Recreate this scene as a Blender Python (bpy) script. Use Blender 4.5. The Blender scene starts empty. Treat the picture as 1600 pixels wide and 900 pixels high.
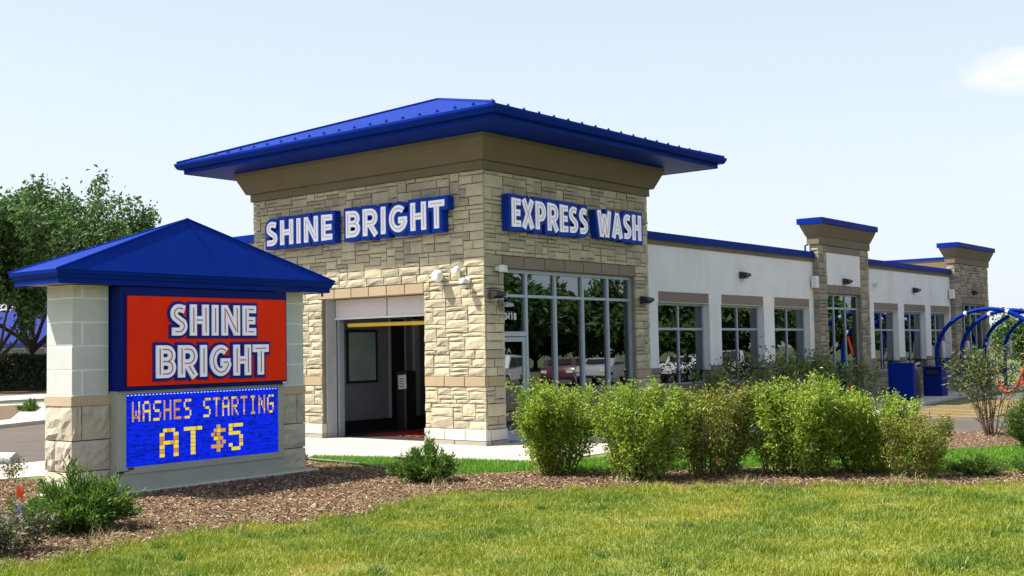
import bpy, bmesh, math, random
import numpy as np
from mathutils import Vector, Matrix
from mathutils.geometry import tessellate_polygon
rad = math.radians
SC = bpy.context.scene
COL = SC.collection

# ------------------------------------------------------------------ camera
CAM = (-17.778, -15.0878, 1.928)
YAW, PITCH, ROLL, FPX = 0.89157, 0.05334, -0.018412, 1810.3
def cam_axes():
    f = Vector((math.sin(YAW)*math.cos(PITCH), math.cos(YAW)*math.cos(PITCH), math.sin(PITCH)))
    r = Vector((math.cos(YAW), -math.sin(YAW), 0.0)); u = r.cross(f)
    c, s = math.cos(ROLL), math.sin(ROLL)
    return r*c+u*s, u*c-r*s, f
AR, AU, AF = cam_axes()
cd = bpy.data.cameras.new('camera'); co = bpy.data.objects.new('camera', cd); COL.objects.link(co)
co.matrix_world = Matrix(((AR.x, AU.x, -AF.x, CAM[0]), (AR.y, AU.y, -AF.y, CAM[1]), (AR.z, AU.z, -AF.z, CAM[2]), (0, 0, 0, 1)))
cd.sensor_width = 36; cd.lens = FPX*36/1600; cd.clip_start = 0.1; cd.clip_end = 4000
SC.camera = co

# ------------------------------------------------------------------ light
SUN = Vector((-1.1, 1.22, 2.35)).normalized()
EL = math.asin(SUN.z); ROT = math.atan2(SUN.x, SUN.y)
W = bpy.data.worlds.new('World'); SC.world = W; W.use_nodes = True
nt = W.node_tree; nt.nodes.clear()
def N(t, tree=None, **kw):
    n = (tree or nt).nodes.new(t)
    for k, v in kw.items(): setattr(n, k, v)
    return n
sky = N('ShaderNodeTexSky', sky_type='NISHITA', sun_disc=False, sun_elevation=EL, sun_rotation=ROT,
        altitude=200, air_density=1.0, dust_density=2.2, ozone_density=2.0)
tc = N('ShaderNodeTexCoord')
mp = N('ShaderNodeMapping'); mp.inputs['Scale'].default_value = (1.0, 1.0, 2.6)
nz = N('ShaderNodeTexNoise'); nz.inputs['Scale'].default_value = 2.1; nz.inputs['Detail'].default_value = 6; nz.inputs['Roughness'].default_value = .55
nt.links.new(tc.outputs['Generated'], mp.inputs['Vector']); nt.links.new(mp.outputs['Vector'], nz.inputs['Vector'])
# thin broken cumulus over the whole dome
cr = N('ShaderNodeMapRange'); cr.inputs['From Min'].default_value = .62; cr.inputs['From Max'].default_value = .84
cr.inputs['To Max'].default_value = .8
# one nearer cumulus puff in the east joins the field
vd = N('ShaderNodeVectorMath', operation='DISTANCE'); nt.links.new(mp.outputs['Vector'], vd.inputs[0])
_d = (AF + AR*((1585-800)/FPX) - AU*((104-450)/FPX)).normalized(); vd.inputs[1].default_value = (_d.x, _d.y, _d.z*2.6)
lo = N('ShaderNodeMapRange'); lo.inputs['From Min'].default_value = .0; lo.inputs['From Max'].default_value = .062; lo.inputs['To Min'].default_value = .26; lo.inputs['To Max'].default_value = 0.0
nt.links.new(vd.outputs['Value'], lo.inputs['Value'])
n4 = N('ShaderNodeTexNoise'); n4.inputs['Scale'].default_value = 26; n4.inputs['Detail'].default_value = 5; nt.links.new(mp.outputs['Vector'], n4.inputs['Vector'])
m4 = N('ShaderNodeMath', operation='MULTIPLY'); nt.links.new(lo.outputs['Result'], m4.inputs[0]); nt.links.new(n4.outputs['Fac'], m4.inputs[1])
m5 = N('ShaderNodeMath', operation='MULTIPLY_ADD'); nt.links.new(m4.outputs[0], m5.inputs[0]); m5.inputs[1].default_value = 2.4; nt.links.new(nz.outputs['Fac'], m5.inputs[2])
nt.links.new(m5.outputs[0], cr.inputs['Value'])
mx = N('ShaderNodeMix', data_type='RGBA'); mx.inputs['B'].default_value = (5.9, 5.8, 5.8, 1)
# haze veil: the hazy summer air pales the blue evenly
vl = N('ShaderNodeMix', data_type='RGBA'); vl.inputs['B'].default_value = (5.0, 5.42, 5.75, 1)
sx = N('ShaderNodeSeparateXYZ'); hz = N('ShaderNodeMapRange'); hz.inputs['From Min'].default_value = 0.0; hz.inputs['From Max'].default_value = .75
hz.inputs['To Min'].default_value = .80; hz.inputs['To Max'].default_value = .26; hz.interpolation_type = 'SMOOTHSTEP'
nt.links.new(tc.outputs['Generated'], sx.inputs[0]); nt.links.new(sx.outputs['Z'], hz.inputs['Value']); nt.links.new(hz.outputs['Result'], vl.inputs['Factor'])
nt.links.new(sky.outputs['Color'], vl.inputs['A'])
nt.links.new(vl.outputs['Result'], mx.inputs['A']); nt.links.new(cr.outputs['Result'], mx.inputs['Factor'])
bg = N('ShaderNodeBackground'); bg.inputs['Strength'].default_value = 0.10
ow = N('ShaderNodeOutputWorld')
nt.links.new(mx.outputs['Result'], bg.inputs['Color']); nt.links.new(bg.outputs['Background'], ow.inputs['Surface'])
sl = bpy.data.lights.new('sun', 'SUN'); sl.energy = 5.0; sl.angle = rad(.55); sl.color = (1.0, .93, .80)
so = bpy.data.objects.new('sun', sl); COL.objects.link(so); so.rotation_euler = SUN.to_track_quat('Z', 'Y').to_euler()
SC.view_settings.view_transform = 'Standard'; SC.view_settings.look = 'None'
SC.view_settings.exposure = 0.92; SC.view_settings.gamma = 1.0
SC.cycles.max_bounces = 8; SC.cycles.transparent_max_bounces = 16

# ------------------------------------------------------------------ materials
MATS = {}
def mat(name, c1, c2=None, rough=.7, scale=6.0, bump=0.0, bscale=40.0, metal=0.0, spec=.5, island=0.0, emit=None, detail=5.0, objrand=0.0, dirt=None, coat=0.0):
    """Principled material: two colours mixed by noise (and per object / per island chance), fine bump."""
    m = bpy.data.materials.new(name); m.use_nodes = True; MATS[name] = m
    t = m.node_tree; P = t.nodes['Principled BSDF']; L = t.links.new
    P.inputs['Roughness'].default_value = rough; P.inputs['Metallic'].default_value = metal
    P.inputs['Specular IOR Level'].default_value = spec; P.inputs['Coat Weight'].default_value = coat
    c1 = (*c1, 1); c2 = (*(c2 or c1[:3]), 1)
    tcn = N('ShaderNodeTexCoord', t)
    geo = N('ShaderNodeNewGeometry', t)
    no = N('ShaderNodeTexNoise', t); no.inputs['Scale'].default_value = scale; no.inputs['Detail'].default_value = detail
    L(geo.outputs['Position'], no.inputs['Vector'])
    r1 = N('ShaderNodeMapRange', t); r1.inputs['From Min'].default_value = .3; r1.inputs['From Max'].default_value = .7
    L(no.outputs['Fac'], r1.inputs['Value'])
    fac = r1.outputs['Result']
    if island or objrand:
        oi = N('ShaderNodeObjectInfo', t)
        ad = N('ShaderNodeMath', t, operation='ADD'); L(oi.outputs['Random'], ad.inputs[0]); L(geo.outputs['Random Per Island'], ad.inputs[1])
        fr = N('ShaderNodeMath', t, operation='FRACT'); L(ad.outputs[0], fr.inputs[0])
        mm = N('ShaderNodeMix', t, data_type='FLOAT'); mm.inputs['Factor'].default_value = island or objrand
        L(fac, mm.inputs['A']); L(fr.outputs[0], mm.inputs['B']); fac = mm.outputs['Result']
    mix = N('ShaderNodeMix', t, data_type='RGBA'); mix.inputs['A'].default_value = c1; mix.inputs['B'].default_value = c2
    L(fac, mix.inputs['Factor']); col = mix.outputs['Result']
    if dirt:
        n2 = N('ShaderNodeTexNoise', t); n2.inputs['Scale'].default_value = dirt[1]; n2.inputs['Detail'].default_value = 8
        if len(dirt) > 3:
            sv = N('ShaderNodeVectorMath', t, operation='MULTIPLY'); sv.inputs[1].default_value = (1, 1, dirt[3]); L(geo.outputs['Position'], sv.inputs[0]); L(sv.outputs[0], n2.inputs['Vector'])
        else: L(geo.outputs['Position'], n2.inputs['Vector'])
        r2 = N('ShaderNodeMapRange', t); r2.inputs['From Min'].default_value = .5; r2.inputs['From Max'].default_value = .8; r2.inputs['To Max'].default_value = dirt[2]
        L(n2.outputs['Fac'], r2.inputs['Value'])
        m2 = N('ShaderNodeMix', t, data_type='RGBA'); m2.inputs['B'].default_value = (*dirt[0], 1)
        L(col, m2.inputs['A']); L(r2.outputs['Result'], m2.inputs['Factor']); col = m2.outputs['Result']
    L(col, P.inputs['Base Color'])
    if bump:
        n3 = N('ShaderNodeTexNoise', t); n3.inputs['Scale'].default_value = bscale; n3.inputs['Detail'].default_value = 6; n3.inputs['Roughness'].default_value = .65
        L(geo.outputs['Position'], n3.inputs['Vector'])
        b = N('ShaderNodeBump', t); b.inputs['Strength'].default_value = bump; b.inputs['Distance'].default_value = .02
        L(n3.outputs['Fac'], b.inputs['Height']); L(b.outputs['Normal'], P.inputs['Normal'])
    if emit:
        P.inputs['Emission Color'].default_value = (*emit[:3], 1); P.inputs['Emission Strength'].default_value = emit[3]
    return m
def leafmat(name, c1, c2, c3=None, trans=.35, rough=.55, patch=None):
    """Leaf: three colours picked per leaf (island), optional field-scale patches; part of the light passes through."""
    m = bpy.data.materials.new(name); m.use_nodes = True; MATS[name] = m
    t = m.node_tree; t.nodes.clear(); L = t.links.new
    geo = N('ShaderNodeNewGeometry', t)
    cr = N('ShaderNodeValToRGB', t); e = cr.color_ramp.elements
    e[0].color = (*c1, 1); e[1].color = (*c2, 1); e[0].position = .1; e[1].position = .8
    if c3:
        x = e.new(.97); x.color = (*c3, 1)
    fac = geo.outputs['Random Per Island']
    if patch:
        no = N('ShaderNodeTexNoise', t); no.inputs['Scale'].default_value = patch[0]; no.inputs['Detail'].default_value = 4
        L(geo.outputs['Position'], no.inputs['Vector'])
        r = N('ShaderNodeMapRange', t); r.inputs['From Min'].default_value = .33; r.inputs['From Max'].default_value = .67
        L(no.outputs['Fac'], r.inputs['Value'])
        mm = N('ShaderNodeMix', t, data_type='FLOAT'); mm.inputs['Factor'].default_value = patch[1]
        L(fac, mm.inputs['A']); L(r.outputs['Result'], mm.inputs['B']); fac = mm.outputs['Result']
    L(fac, cr.inputs['Fac'])
    d = N('ShaderNodeBsdfDiffuse', t); tr = N('ShaderNodeBsdfTranslucent', t); g = N('ShaderNodeBsdfGlossy', t)
    g.inputs['Roughness'].default_value = rough; g.inputs['Color'].default_value = (.5, .5, .5, 1)
    L(cr.outputs['Color'], d.inputs['Color']); L(cr.outputs['Color'], tr.inputs['Color'])
    a = N('ShaderNodeMixShader', t); a.inputs[0].default_value = trans; L(d.outputs[0], a.inputs[1]); L(tr.outputs[0], a.inputs[2])
    b = N('ShaderNodeMixShader', t); b.inputs[0].default_value = .06; L(a.outputs[0], b.inputs[1]); L(g.outputs[0], b.inputs[2])
    o = N('ShaderNodeOutputMaterial', t); L(b.outputs[0], o.inputs['Surface'])
    return m
def glassmat(name, tint, refl=.3):
    m = bpy.data.materials.new(name); m.use_nodes = True; MATS[name] = m
    t = m.node_tree; t.nodes.clear(); L = t.links.new
    tr = N('ShaderNodeBsdfTransparent', t); tr.inputs['Color'].default_value = (*tint, 1)
    g = N('ShaderNodeBsdfGlossy', t); g.inputs['Roughness'].default_value = .0; g.inputs['Color'].default_value = (.86, .93, 1, 1)
    gg = N('ShaderNodeNewGeometry', t); gn_ = N('ShaderNodeTexNoise', t); gn_.inputs['Scale'].default_value = .9; gn_.inputs['Detail'].default_value = 1; L(gg.outputs['Position'], gn_.inputs['Vector'])
    gb = N('ShaderNodeBump', t); gb.inputs['Strength'].default_value = .03; gb.inputs['Distance'].default_value = .05; L(gn_.outputs['Fac'], gb.inputs['Height']); L(gb.outputs['Normal'], g.inputs['Normal'])
    lw = N('ShaderNodeLayerWeight', t); lw.inputs['Blend'].default_value = .25
    r = N('ShaderNodeMapRange', t); r.inputs['To Min'].default_value = refl; r.inputs['To Max'].default_value = 1.0
    L(lw.outputs['Fresnel'], r.inputs['Value'])
    a = N('ShaderNodeMixShader', t); L(r.outputs['Result'], a.inputs[0]); L(tr.outputs[0], a.inputs[1]); L(g.outputs[0], a.inputs[2])
    o = N('ShaderNodeOutputMaterial', t); L(a.outputs[0], o.inputs['Surface'])
    return m

STONE = mat('limestone', (.60, .52, .36), (.29, .265, .205), .85, 3.0, .6, 30, island=.7, dirt=((.34, .24, .13), 5.0, .4))
STONE2 = mat('limestone_small', (.40, .35, .25), (.17, .155, .12), .85, 3.0, .5, 26, island=.65, dirt=((.30, .2, .1), 5, .35))
MORTAR = mat('mortar', (.235, .205, .155), (.18, .155, .12), .9, 8, .3, 60)
TANBLK = mat('tan_cast_stone', (.40, .31, .20), (.34, .26, .165), .8, 2.5, .15, 80, objrand=.5)
BROWNBLK = mat('brown_cast_stone', (.235, .185, .145), (.185, .145, .115), .8, 3, .15, 80, objrand=.5)
WHITEBLK = mat('white_cast_stone', (.62, .57, .52), (.56, .51, .46), .8, 3, .1, 80, objrand=.4)
PLINTH = mat('grey_plinth', (.36, .33, .28), (.28, .26, .22), .85, 3, .2, 60, objrand=.5)
STUCCO = mat('white_stucco', (.78, .79, .78), (.71, .72, .715), .85, 1.2, .3, 110, dirt=((.50, .485, .455), 2.1, .30, .16))
TAUPE = mat('taupe_stucco', (.155, .125, .074), (.138, .11, .065), .85, 1.5, .2, 120)
TAUPE2 = mat('taupe_band', (.17, .14, .088), (.15, .122, .076), .85, 1.5, .2, 120)
BLUE = mat('blue_painted_metal', (.001, .024, .26), (.001, .019, .215), .5, .8, .06, 1.6, spec=.05, dirt=((.006, .035, .22), 1.6, .5))
BLUED = mat('blue_sign_metal', (.001, .014, .17), (.001, .012, .15), .5, 2.0, 0, spec=.10)
ALU = mat('grey_aluminium', (.36, .42, .48), (.32, .38, .44), .45, 3, 0, metal=.25)
WHITEP = mat('white_paint', (.75, .75, .74), (.68, .68, .67), .5, 5)
DOORP = mat('pale_door_panel', (.62, .57, .59), (.58, .53, .55), .5, 3)
JAMB = mat('grey_jamb', (.42, .43, .47), (.36, .37, .41), .6, 4, .1, 50)
BLACK = mat('black_metal', (.012, .012, .014), (.02, .02, .022), .45, 5)
DARKIN = mat('dark_interior', (.20, .215, .26), (.17, .185, .225), .8, 2)
FLOORIN = mat('dark_floor', (.03, .03, .032), (.022, .022, .024), .6, 3)
YELLOW = mat('yellow_paint', (.62, .42, .03), (.55, .36, .03), .5, 4)
REDMAT = mat('red_mat', (.35, .02, .015), (.22, .012, .01), .8, 30)
GLASS = glassmat('tinted_glass', (.06, .085, .10), .19)
GLASSI = glassmat('inner_glass', (.12, .17, .17), .18)
SIGNRED = mat('red_sign_face', (.90, .034, .003), (.84, .028, .002), .4, 1.5, .02, 6, spec=.1)
SIGNBLUE = mat('sign_outline_blue', (.006, .012, .24), (.006, .011, .21), .45, 3, spec=.2)
WALLBLUE = mat('wall_sign_blue', (.002, .036, .36), (.002, .033, .33), .45, 3, spec=.12)
LETTER = mat('white_acrylic', (.74, .78, .86), (.70, .74, .83), .35, 4, emit=(.8, .86, 1.0, .10))
LINERED = mat('red_inline', (.55, .04, .03), None, .4)
LINEPINK = mat('pink_inline', (.72, .36, .36), None, .4)
CMU = mat('grey_block', (.57, .60, .575), (.49, .52, .50), .85, 6, .25, 90, objrand=.35)
CMUJ = mat('pale_mortar', (.80, .81, .79), (.74, .75, .73), .9, 8)
ROCKB = mat('rockface_block', (.56, .50, .40), (.40, .36, .29), .9, 4.0, .6, 18, objrand=.3)
TANCAP = mat('tan_cap', (.50, .40, .28), (.44, .35, .24), .85, 3, .15, 80)
SIGNGREY = mat('greygreen_paint', (.37, .39, .34), (.33, .35, .30), .55, 2, .05, 60, dirt=((.25, .24, .19), 3, .3))
CONC = mat('concrete', (.49, .455, .39), (.41, .385, .335), .9, 1.1, .2, 60, dirt=((.40, .37, .32), 1.8, .35))
CURBM = mat('kerb_concrete', (.50, .48, .44), (.42, .40, .37), .9, 2, .2, 60)
ASPH = mat('asphalt', (.105, .085, .075), (.075, .064, .058), .95, 1.4, .4, 140, dirt=((.16, .13, .11), .7, .5))
SOIL = mat('mulch_soil', (.16, .10, .055), (.085, .052, .03), .95, 9, .8, 34)
CHIP = leafmat('wood_chip', (.075, .043, .024), (.265, .165, .093), (.52, .40, .27), trans=.0, rough=.8)
TURF = mat('turf_soil', (.13, .18, .03), (.20, .20, .05), .95, 2.2, .5, 60)
FAR = mat('far_ground', (.08, .11, .035), (.12, .13, .05), .95, .05, 0)
LEAF = leafmat('bright_leaf', (.13, .25, .014), (.33, .45, .03), (.55, .58, .12), .5)
LEAFB = leafmat('bronzed_leaf', (.12, .19, .02), (.27, .31, .04), (.40, .20, .05), .38)
LEAFS = leafmat('sapling_leaf', (.08, .155, .035), (.20, .29, .065), (.36, .41, .16), .4)
LEAFT = leafmat('tree_leaf', (.040, .10, .026), (.10, .19, .046), (.18, .27, .08), .42)
LEAFR = leafmat('reddish_leaf', (.06, .12, .03), (.13, .21, .055), (.26, .13, .06), .32)
NEEDLE = leafmat('dark_needle', (.04, .10, .014), (.14, .27, .03), (.25, .38, .06), .34)
NEEDLE2 = leafmat('bright_needle', (.035, .085, .012), (.085, .17, .02), (.15, .22, .04), .25)
HEDGEL = leafmat('hedge_leaf', (.016, .032, .012), (.036, .065, .02), None, .2)
GREYL = leafmat('grey_leaf', (.06, .085, .045), (.14, .16, .085), (.25, .24, .10), .3)
LAV = leafmat('lavender_flower', (.20, .13, .36), (.30, .2, .5), None, .3)
GRASS = leafmat('lawn_grass', (.10, .20, .014), (.34, .365, .034), (.60, .43, .15), .36, patch=(.8, .6))
GRASSG = leafmat('green_grass', (.07, .23, .010), (.14, .34, .015), (.24, .38, .04), .36)
STRAW = leafmat('straw_grass', (.42, .34, .16), (.55, .46, .25), None, .3)
BARK = mat('bark', (.055, .043, .034), (.032, .026, .022), .95, 8, .6, 30)
TWIG = mat('brown_twig', (.13, .085, .05), (.085, .055, .035), .9, 12)
TWIGR = mat('red_twig', (.20, .07, .05), (.12, .06, .045), .9, 12)

# ------------------------------------------------------------------ mesh helpers
class MB:
    def __init__(s): s.v = []; s.f = []; s.m = []
    def add(s, vs, fs, mi=0):
        o = len(s.v); s.v += [tuple(v) for v in vs]; s.f += [tuple(i+o for i in f) for f in fs]; s.m += [mi]*len(fs); return s
    def box(s, x0, x1, y0, y1, z0, z1, mi=0):
        return s.add([(x0,y0,z0),(x1,y0,z0),(x1,y1,z0),(x0,y1,z0),(x0,y0,z1),(x1,y0,z1),(x1,y1,z1),(x0,y1,z1)],
                     [(0,3,2,1),(4,5,6,7),(0,1,5,4),(1,2,6,5),(2,3,7,6),(3,0,4,7)], mi)
    def cbox(s, x0, x1, y0, y1, z0, z1, b=.01, mi=0):
        """box with chamfered vertical and top edges"""
        def lp(i, z): return [(x0+i,y0,z),(x1-i,y0,z),(x1,y0+i,z),(x1,y1-i,z),(x1-i,y1,z),(x0+i,y1,z),(x0,y1-i,z),(x0,y0+i,z)]
        A = lp(b, z0); B = lp(b, z1-b)
        C = [(min(max(x, x0+b), x1-b), min(max(y, y0+b), y1-b), z1) for x, y, _ in B]
        fs = [tuple(reversed(range(8)))] + [(i,(i+1)%8,8+(i+1)%8,8+i) for i in range(8)]
        s.add(A+B, fs, mi)
        o = [(i,(i+1)%8,8+(i+1)%8,8+i) for i in range(8)] + [tuple(range(8,16))]
        return s.add(B+C, o, mi)
    def tube(s, pts, r, n=8, mi=0, cap=True, taper=None):
        pts = [Vector(p) for p in pts]; rings = []
        ref = None
        for i, p in enumerate(pts):
            d = (pts[min(i+1, len(pts)-1)] - pts[max(i-1, 0)]).normalized()
            if ref is None: ref = d.orthogonal().normalized()
            ref = (ref - d*ref.dot(d)); ref = ref.normalized() if ref.length > 1e-6 else d.orthogonal().normalized()
            b = d.cross(ref)
            rr = r if taper is None else r*(1-(1-taper)*i/(len(pts)-1))
            if isinstance(r, (list, tuple)): rr = r[i]
            rings.append([p+(ref*math.cos(2*math.pi*k/n)+b*math.sin(2*math.pi*k/n))*rr for k in range(n)])
        vs = [v for R in rings for v in R]; fs = []
        for i in range(len(pts)-1):
            for k in range(n):
                fs.append((i*n+k, i*n+(k+1)%n, (i+1)*n+(k+1)%n, (i+1)*n+k))
        if cap: fs += [tuple(reversed(range(n))), tuple(range((len(pts)-1)*n, len(pts)*n))]
        return s.add(vs, fs, mi)
    def lathe(s, c, prof, n=16, mi=0, axis='z'):
        vs = []
        for r, h in prof:
            for k in range(n):
                a = 2*math.pi*k/n
                p = (r*math.cos(a), r*math.sin(a), h)
                if axis == 'y': p = (p[0], p[2], p[1])
                if axis == 'x': p = (p[2], p[0], p[1])
                vs.append((c[0]+p[0], c[1]+p[1], c[2]+p[2]))
        fs = [(i*n+k, i*n+(k+1)%n, (i+1)*n+(k+1)%n, (i+1)*n+k) for i in range(len(prof)-1) for k in range(n)]
        fs += [tuple(reversed(range(n))), tuple(range((len(prof)-1)*n, len(prof)*n))]
        return s.add(vs, fs, mi)
    def ring(s, rect, prof, mi=0, closed=True):
        """sweep a profile [(outward offset, z)...] round a rectangle (x0,x1,y0,y1)"""
        x0, x1, y0, y1 = rect; vs = []
        for o, z in prof: vs += [(x0-o,y0-o,z),(x1+o,y0-o,z),(x1+o,y1+o,z),(x0-o,y1+o,z)]
        n = len(prof); fs = []
        for i in range(n if closed else n-1):
            j = (i+1) % n
            for k in range(4): fs.append((i*4+k, i*4+(k+1)%4, j*4+(k+1)%4, j*4+k))
        return s.add(vs, fs, mi)
    def prism(s, poly, z0, z1, mi=0):
        n = len(poly); vs = [(x,y,z0) for x,y in poly]+[(x,y,z1) for x,y in poly]
        tri = tessellate_polygon([[Vector((x,y,0)) for x,y in poly]])
        fs = [tuple(i+n for i in t) for t in tri] + [tuple(reversed(t)) for t in tri]
        fs += [(i,(i+1)%n,n+(i+1)%n,n+i) for i in range(n)]
        return s.add(vs, fs, mi)
    def build(s, name, mats, parent=None, loc=None, smooth=False, kind=None, fixn=True):
        me = bpy.data.meshes.new(name)
        me.from_pydata(s.v, [], s.f)
        for m in (mats if isinstance(mats, (list, tuple)) else [mats]): me.materials.append(m)
        if any(s.m): me.polygons.foreach_set('material_index', s.m)
        if fixn:
            bm = bmesh.new(); bm.from_mesh(me); bmesh.ops.recalc_face_normals(bm, faces=bm.faces); bm.to_mesh(me); bm.free()
        if smooth:
            me.polygons.foreach_set('use_smooth', [True]*len(me.polygons))
            try: me.set_sharp_from_angle(angle=rad(40))
            except Exception: pass
        me.update()
        return link(name, me, parent, loc, kind)
def link(name, me, parent=None, loc=None, kind=None):
    o = bpy.data.objects.new(name, me); COL.objects.link(o)
    if parent: o.parent = parent
    if loc: o.location = loc
    if kind: o['kind'] = kind
    return o
def tag(o, label, cat, group=None):
    o['label'] = label; o['category'] = cat
    if group: o['group'] = group
    return o
def thing(name, label, cat, loc=(0,0,0), rz=0.0, group=None):
    o = bpy.data.objects.new(name, None); COL.objects.link(o); o.location = loc; o.rotation_euler = (0,0,rz); o.empty_display_size = .2
    return tag(o, label, cat, group)
def dup_tree(o, parent=None):
    c = o.copy(); COL.objects.link(c)
    if parent: c.parent = parent
    for ch in list(o.children): dup_tree(ch, c)
    return c
def npmesh(name, V, F, mats, parent=None, kind=None, loc=None, mi=None, k=3):
    """fast mesh from numpy arrays; F is (n,k)"""
    me = bpy.data.meshes.new(name); V = np.ascontiguousarray(V, np.float32); F = np.ascontiguousarray(F, np.int32)
    me.vertices.add(len(V)); me.vertices.foreach_set('co', V.ravel())
    me.loops.add(F.size); me.loops.foreach_set('vertex_index', F.ravel())
    me.polygons.add(len(F)); me.polygons.foreach_set('loop_start', np.arange(0, F.size, F.shape[1], dtype=np.int32))
    for m in (mats if isinstance(mats, (list, tuple)) else [mats]): me.materials.append(m)
    if mi is not None: me.polygons.foreach_set('material_index', np.asarray(mi, np.int32))
    me.update(calc_edges=True); me.validate()
    return link(name, me, parent, loc, kind)
def project(P):
    P = np.asarray(P, float); d = P - np.array(CAM); w = d @ np.array(AF)
    w = np.where(np.abs(w) < 1e-6, 1e-6, w)
    return 800+FPX*(d @ np.array(AR))/w, 450-FPX*(d @ np.array(AU))/w, w
def inpoly(x, y, poly):
    r = np.zeros(len(x), bool); n = len(poly); j = n-1
    for i in range(n):
        xi, yi = poly[i]; xj, yj = poly[j]
        c = ((yi > y) != (yj > y)) & (x < (xj-xi)*(y-yi)/((yj-yi) if yj != yi else 1e-9)+xi)
        r ^= c; j = i
    return r
def vnoise(x, y, sc, seed):
    """cheap smooth value noise, numpy"""
    rg = np.random.default_rng(seed); T = rg.random((64, 64)); x = np.asarray(x)*sc; y = np.asarray(y)*sc
    i = np.floor(x).astype(int); j = np.floor(y).astype(int); u = x-i; v = y-j; u = u*u*(3-2*u); v = v*v*(3-2*v)
    g = lambda a, b: T[a % 64, b % 64]
    return (g(i,j)*(1-u)+g(i+1,j)*u)*(1-v)+(g(i,j+1)*(1-u)+g(i+1,j+1)*u)*v

# ------------------------------------------------------------------ ground
MULCH = [(-14.5,-3.6),(-12.1,-4.75),(-10.95,-4.45),(-9.9,-4.4),(-9.25,-4.7),(-8.3,-5.0),(-7.0,-4.65),(-5.95,-4.45),(-5.3,-5.5),(-4.25,-6.35),(-3.1,-8.2),(-1.35,-10.55),(.4,-13.0),
         (1.7,-12.2),(.1,-10.0),(-.95,-9.0),(-.6,-7.5),(-1.35,-6.2),(-2.5,-5.1),(-3.1,-4.5),(-3.2,-3.9),(-3.95,-3.3),(-4.85,-2.6),(-4.15,-.65),(-3.95,.85),(-4.6,1.35),(-8.0,2.1),(-8.6,3.2),(-11.5,3.3),(-14.5,1.5)]
def flat(name, poly, z, m, label=None):
    b = MB(); t = tessellate_polygon([[Vector((x,y,0)) for x,y in poly]])
    b.add([(x,y,z) for x,y in poly], t)
    o = b.build(name, m, kind='structure', fixn=False)
    me = o.data
    if me.polygons[0].normal.z < 0: me.flip_normals()
    return o
flat('ground', [(-900,-900),(900,-900),(900,900),(-900,900)], -.05, FAR)
flat('lawn', [(-60,-19.5),(4.5,-19.5),(6.5,-12.5),(5.2,-7.2),(3.2,-6.4),(1.8,-3.0),(-2.2,-3.0),(-3.2,1.5),(-8.5,3.4),(-60,3.4)], 0.0, TURF)
flat('mulch_bed', MULCH, .006, SOIL)
MULCH2 = [(3.2,-6.4),(5.2,-6.65),(6.4,-6.75),(8.3,-7.2),(12,-8.2),(12,-9.4),(7.9,-7.9),(5.0,-8.9),(3.8,-8.7),(2.6,-7.4)]
flat('mulch_strip', MULCH2, .008, SOIL)
MULCH3 = [(6.35,-.95),(16.2,-.95),(16.2,.28),(6.35,.28)]
flat('planting_bed', MULCH3, .108, SOIL)
parking = flat('parking_lot', [(3.3,-6.35),(1.9,-2.9),(5,-2.9),(60,-2.0),(60,-24),(13,-24),(12,-8.2),(8.3,-7.1),(6.4,-6.65)], -.02, ASPH)
flat('road', [(-80,5.55),(.65,5.55),(.65,17.2),(40,30),(40,31),(-80,31)], -.03, ASPH)
flat('street', [(-90,-36),(90,-36),(90,-19.5),(-90,-19.5)], -.035, ASPH)
def slab(name, poly, z0, z1, m):
    return MB().prism(poly, z0, z1).build(name, m, kind='structure')
slab('sidewalk', [(-2.35,-1.15),(-1.95,-3.0),(2.0,-3.0),(6,-3.3),(12.2,-3.25),(15.3,-2.75),(19.1,-2.1),(24.5,-1.5),(36,-1.3),(36,.6),(0,.6),(0,1.55),(-3.1,1.55)], -.1, .02, CONC)
slab('driveway', [(-13,3.3),(-8.0,3.0),(-3.3,1.56),(1.2,1.56),(1.2,5.5),(-13,5.5)], -.1, .012, CONC)
def joints(parent, segs):
    for (xa, ya), (xb, yb), z in segs:
        d = Vector((xb-xa, yb-ya)).normalized()*.009; n = Vector((-d.y, d.x))
        MB().add([(xa+n.x,ya+n.y,z),(xa-n.x,ya-n.y,z),(xb-n.x,yb-n.y,z),(xb+n.x,yb+n.y,z)], [(0,1,2,3)]).build('expansion_joint', MATS['plinth_joint'], parent, fixn=False)
mat('plinth_joint', (.17, .155, .13), (.13, .12, .10), .95, 5)
_o = {o.name: o for o in bpy.data.objects}
joints(_o['sidewalk'], [((-2.2,-1.5),(-.08,-1.5),.0235),((-.09,-3.0),(-.09,-.1),.0235),((1.6,-3.0),(1.6,.0),.0235),((3.4,-3.05),(3.4,.0),.0235),((-2.6,.05),(-.1,.05),.0235),((7,-3.25),(7,-1.0),.0235),((10,-3.25),(10,-1.0),.0235),((13,-3.1),(13,-1.0),.0235),((16.5,-2.5),(16.5,.0),.0235),((19,-2.05),(19,.2),.0235),((22.5,-1.65),(22.5,.2),.0235),((26,-1.4),(26,.2),.0235)])
joints(_o['driveway'], [((-3.3,1.58),(-3.3,5.48),.0155),((-6.6,2.6),(-6.6,5.48),.0155),((-1.2,1.6),(-1.2,5.48),.0155),((-9.6,3.1),(-9.6,5.48),.0155)])
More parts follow.
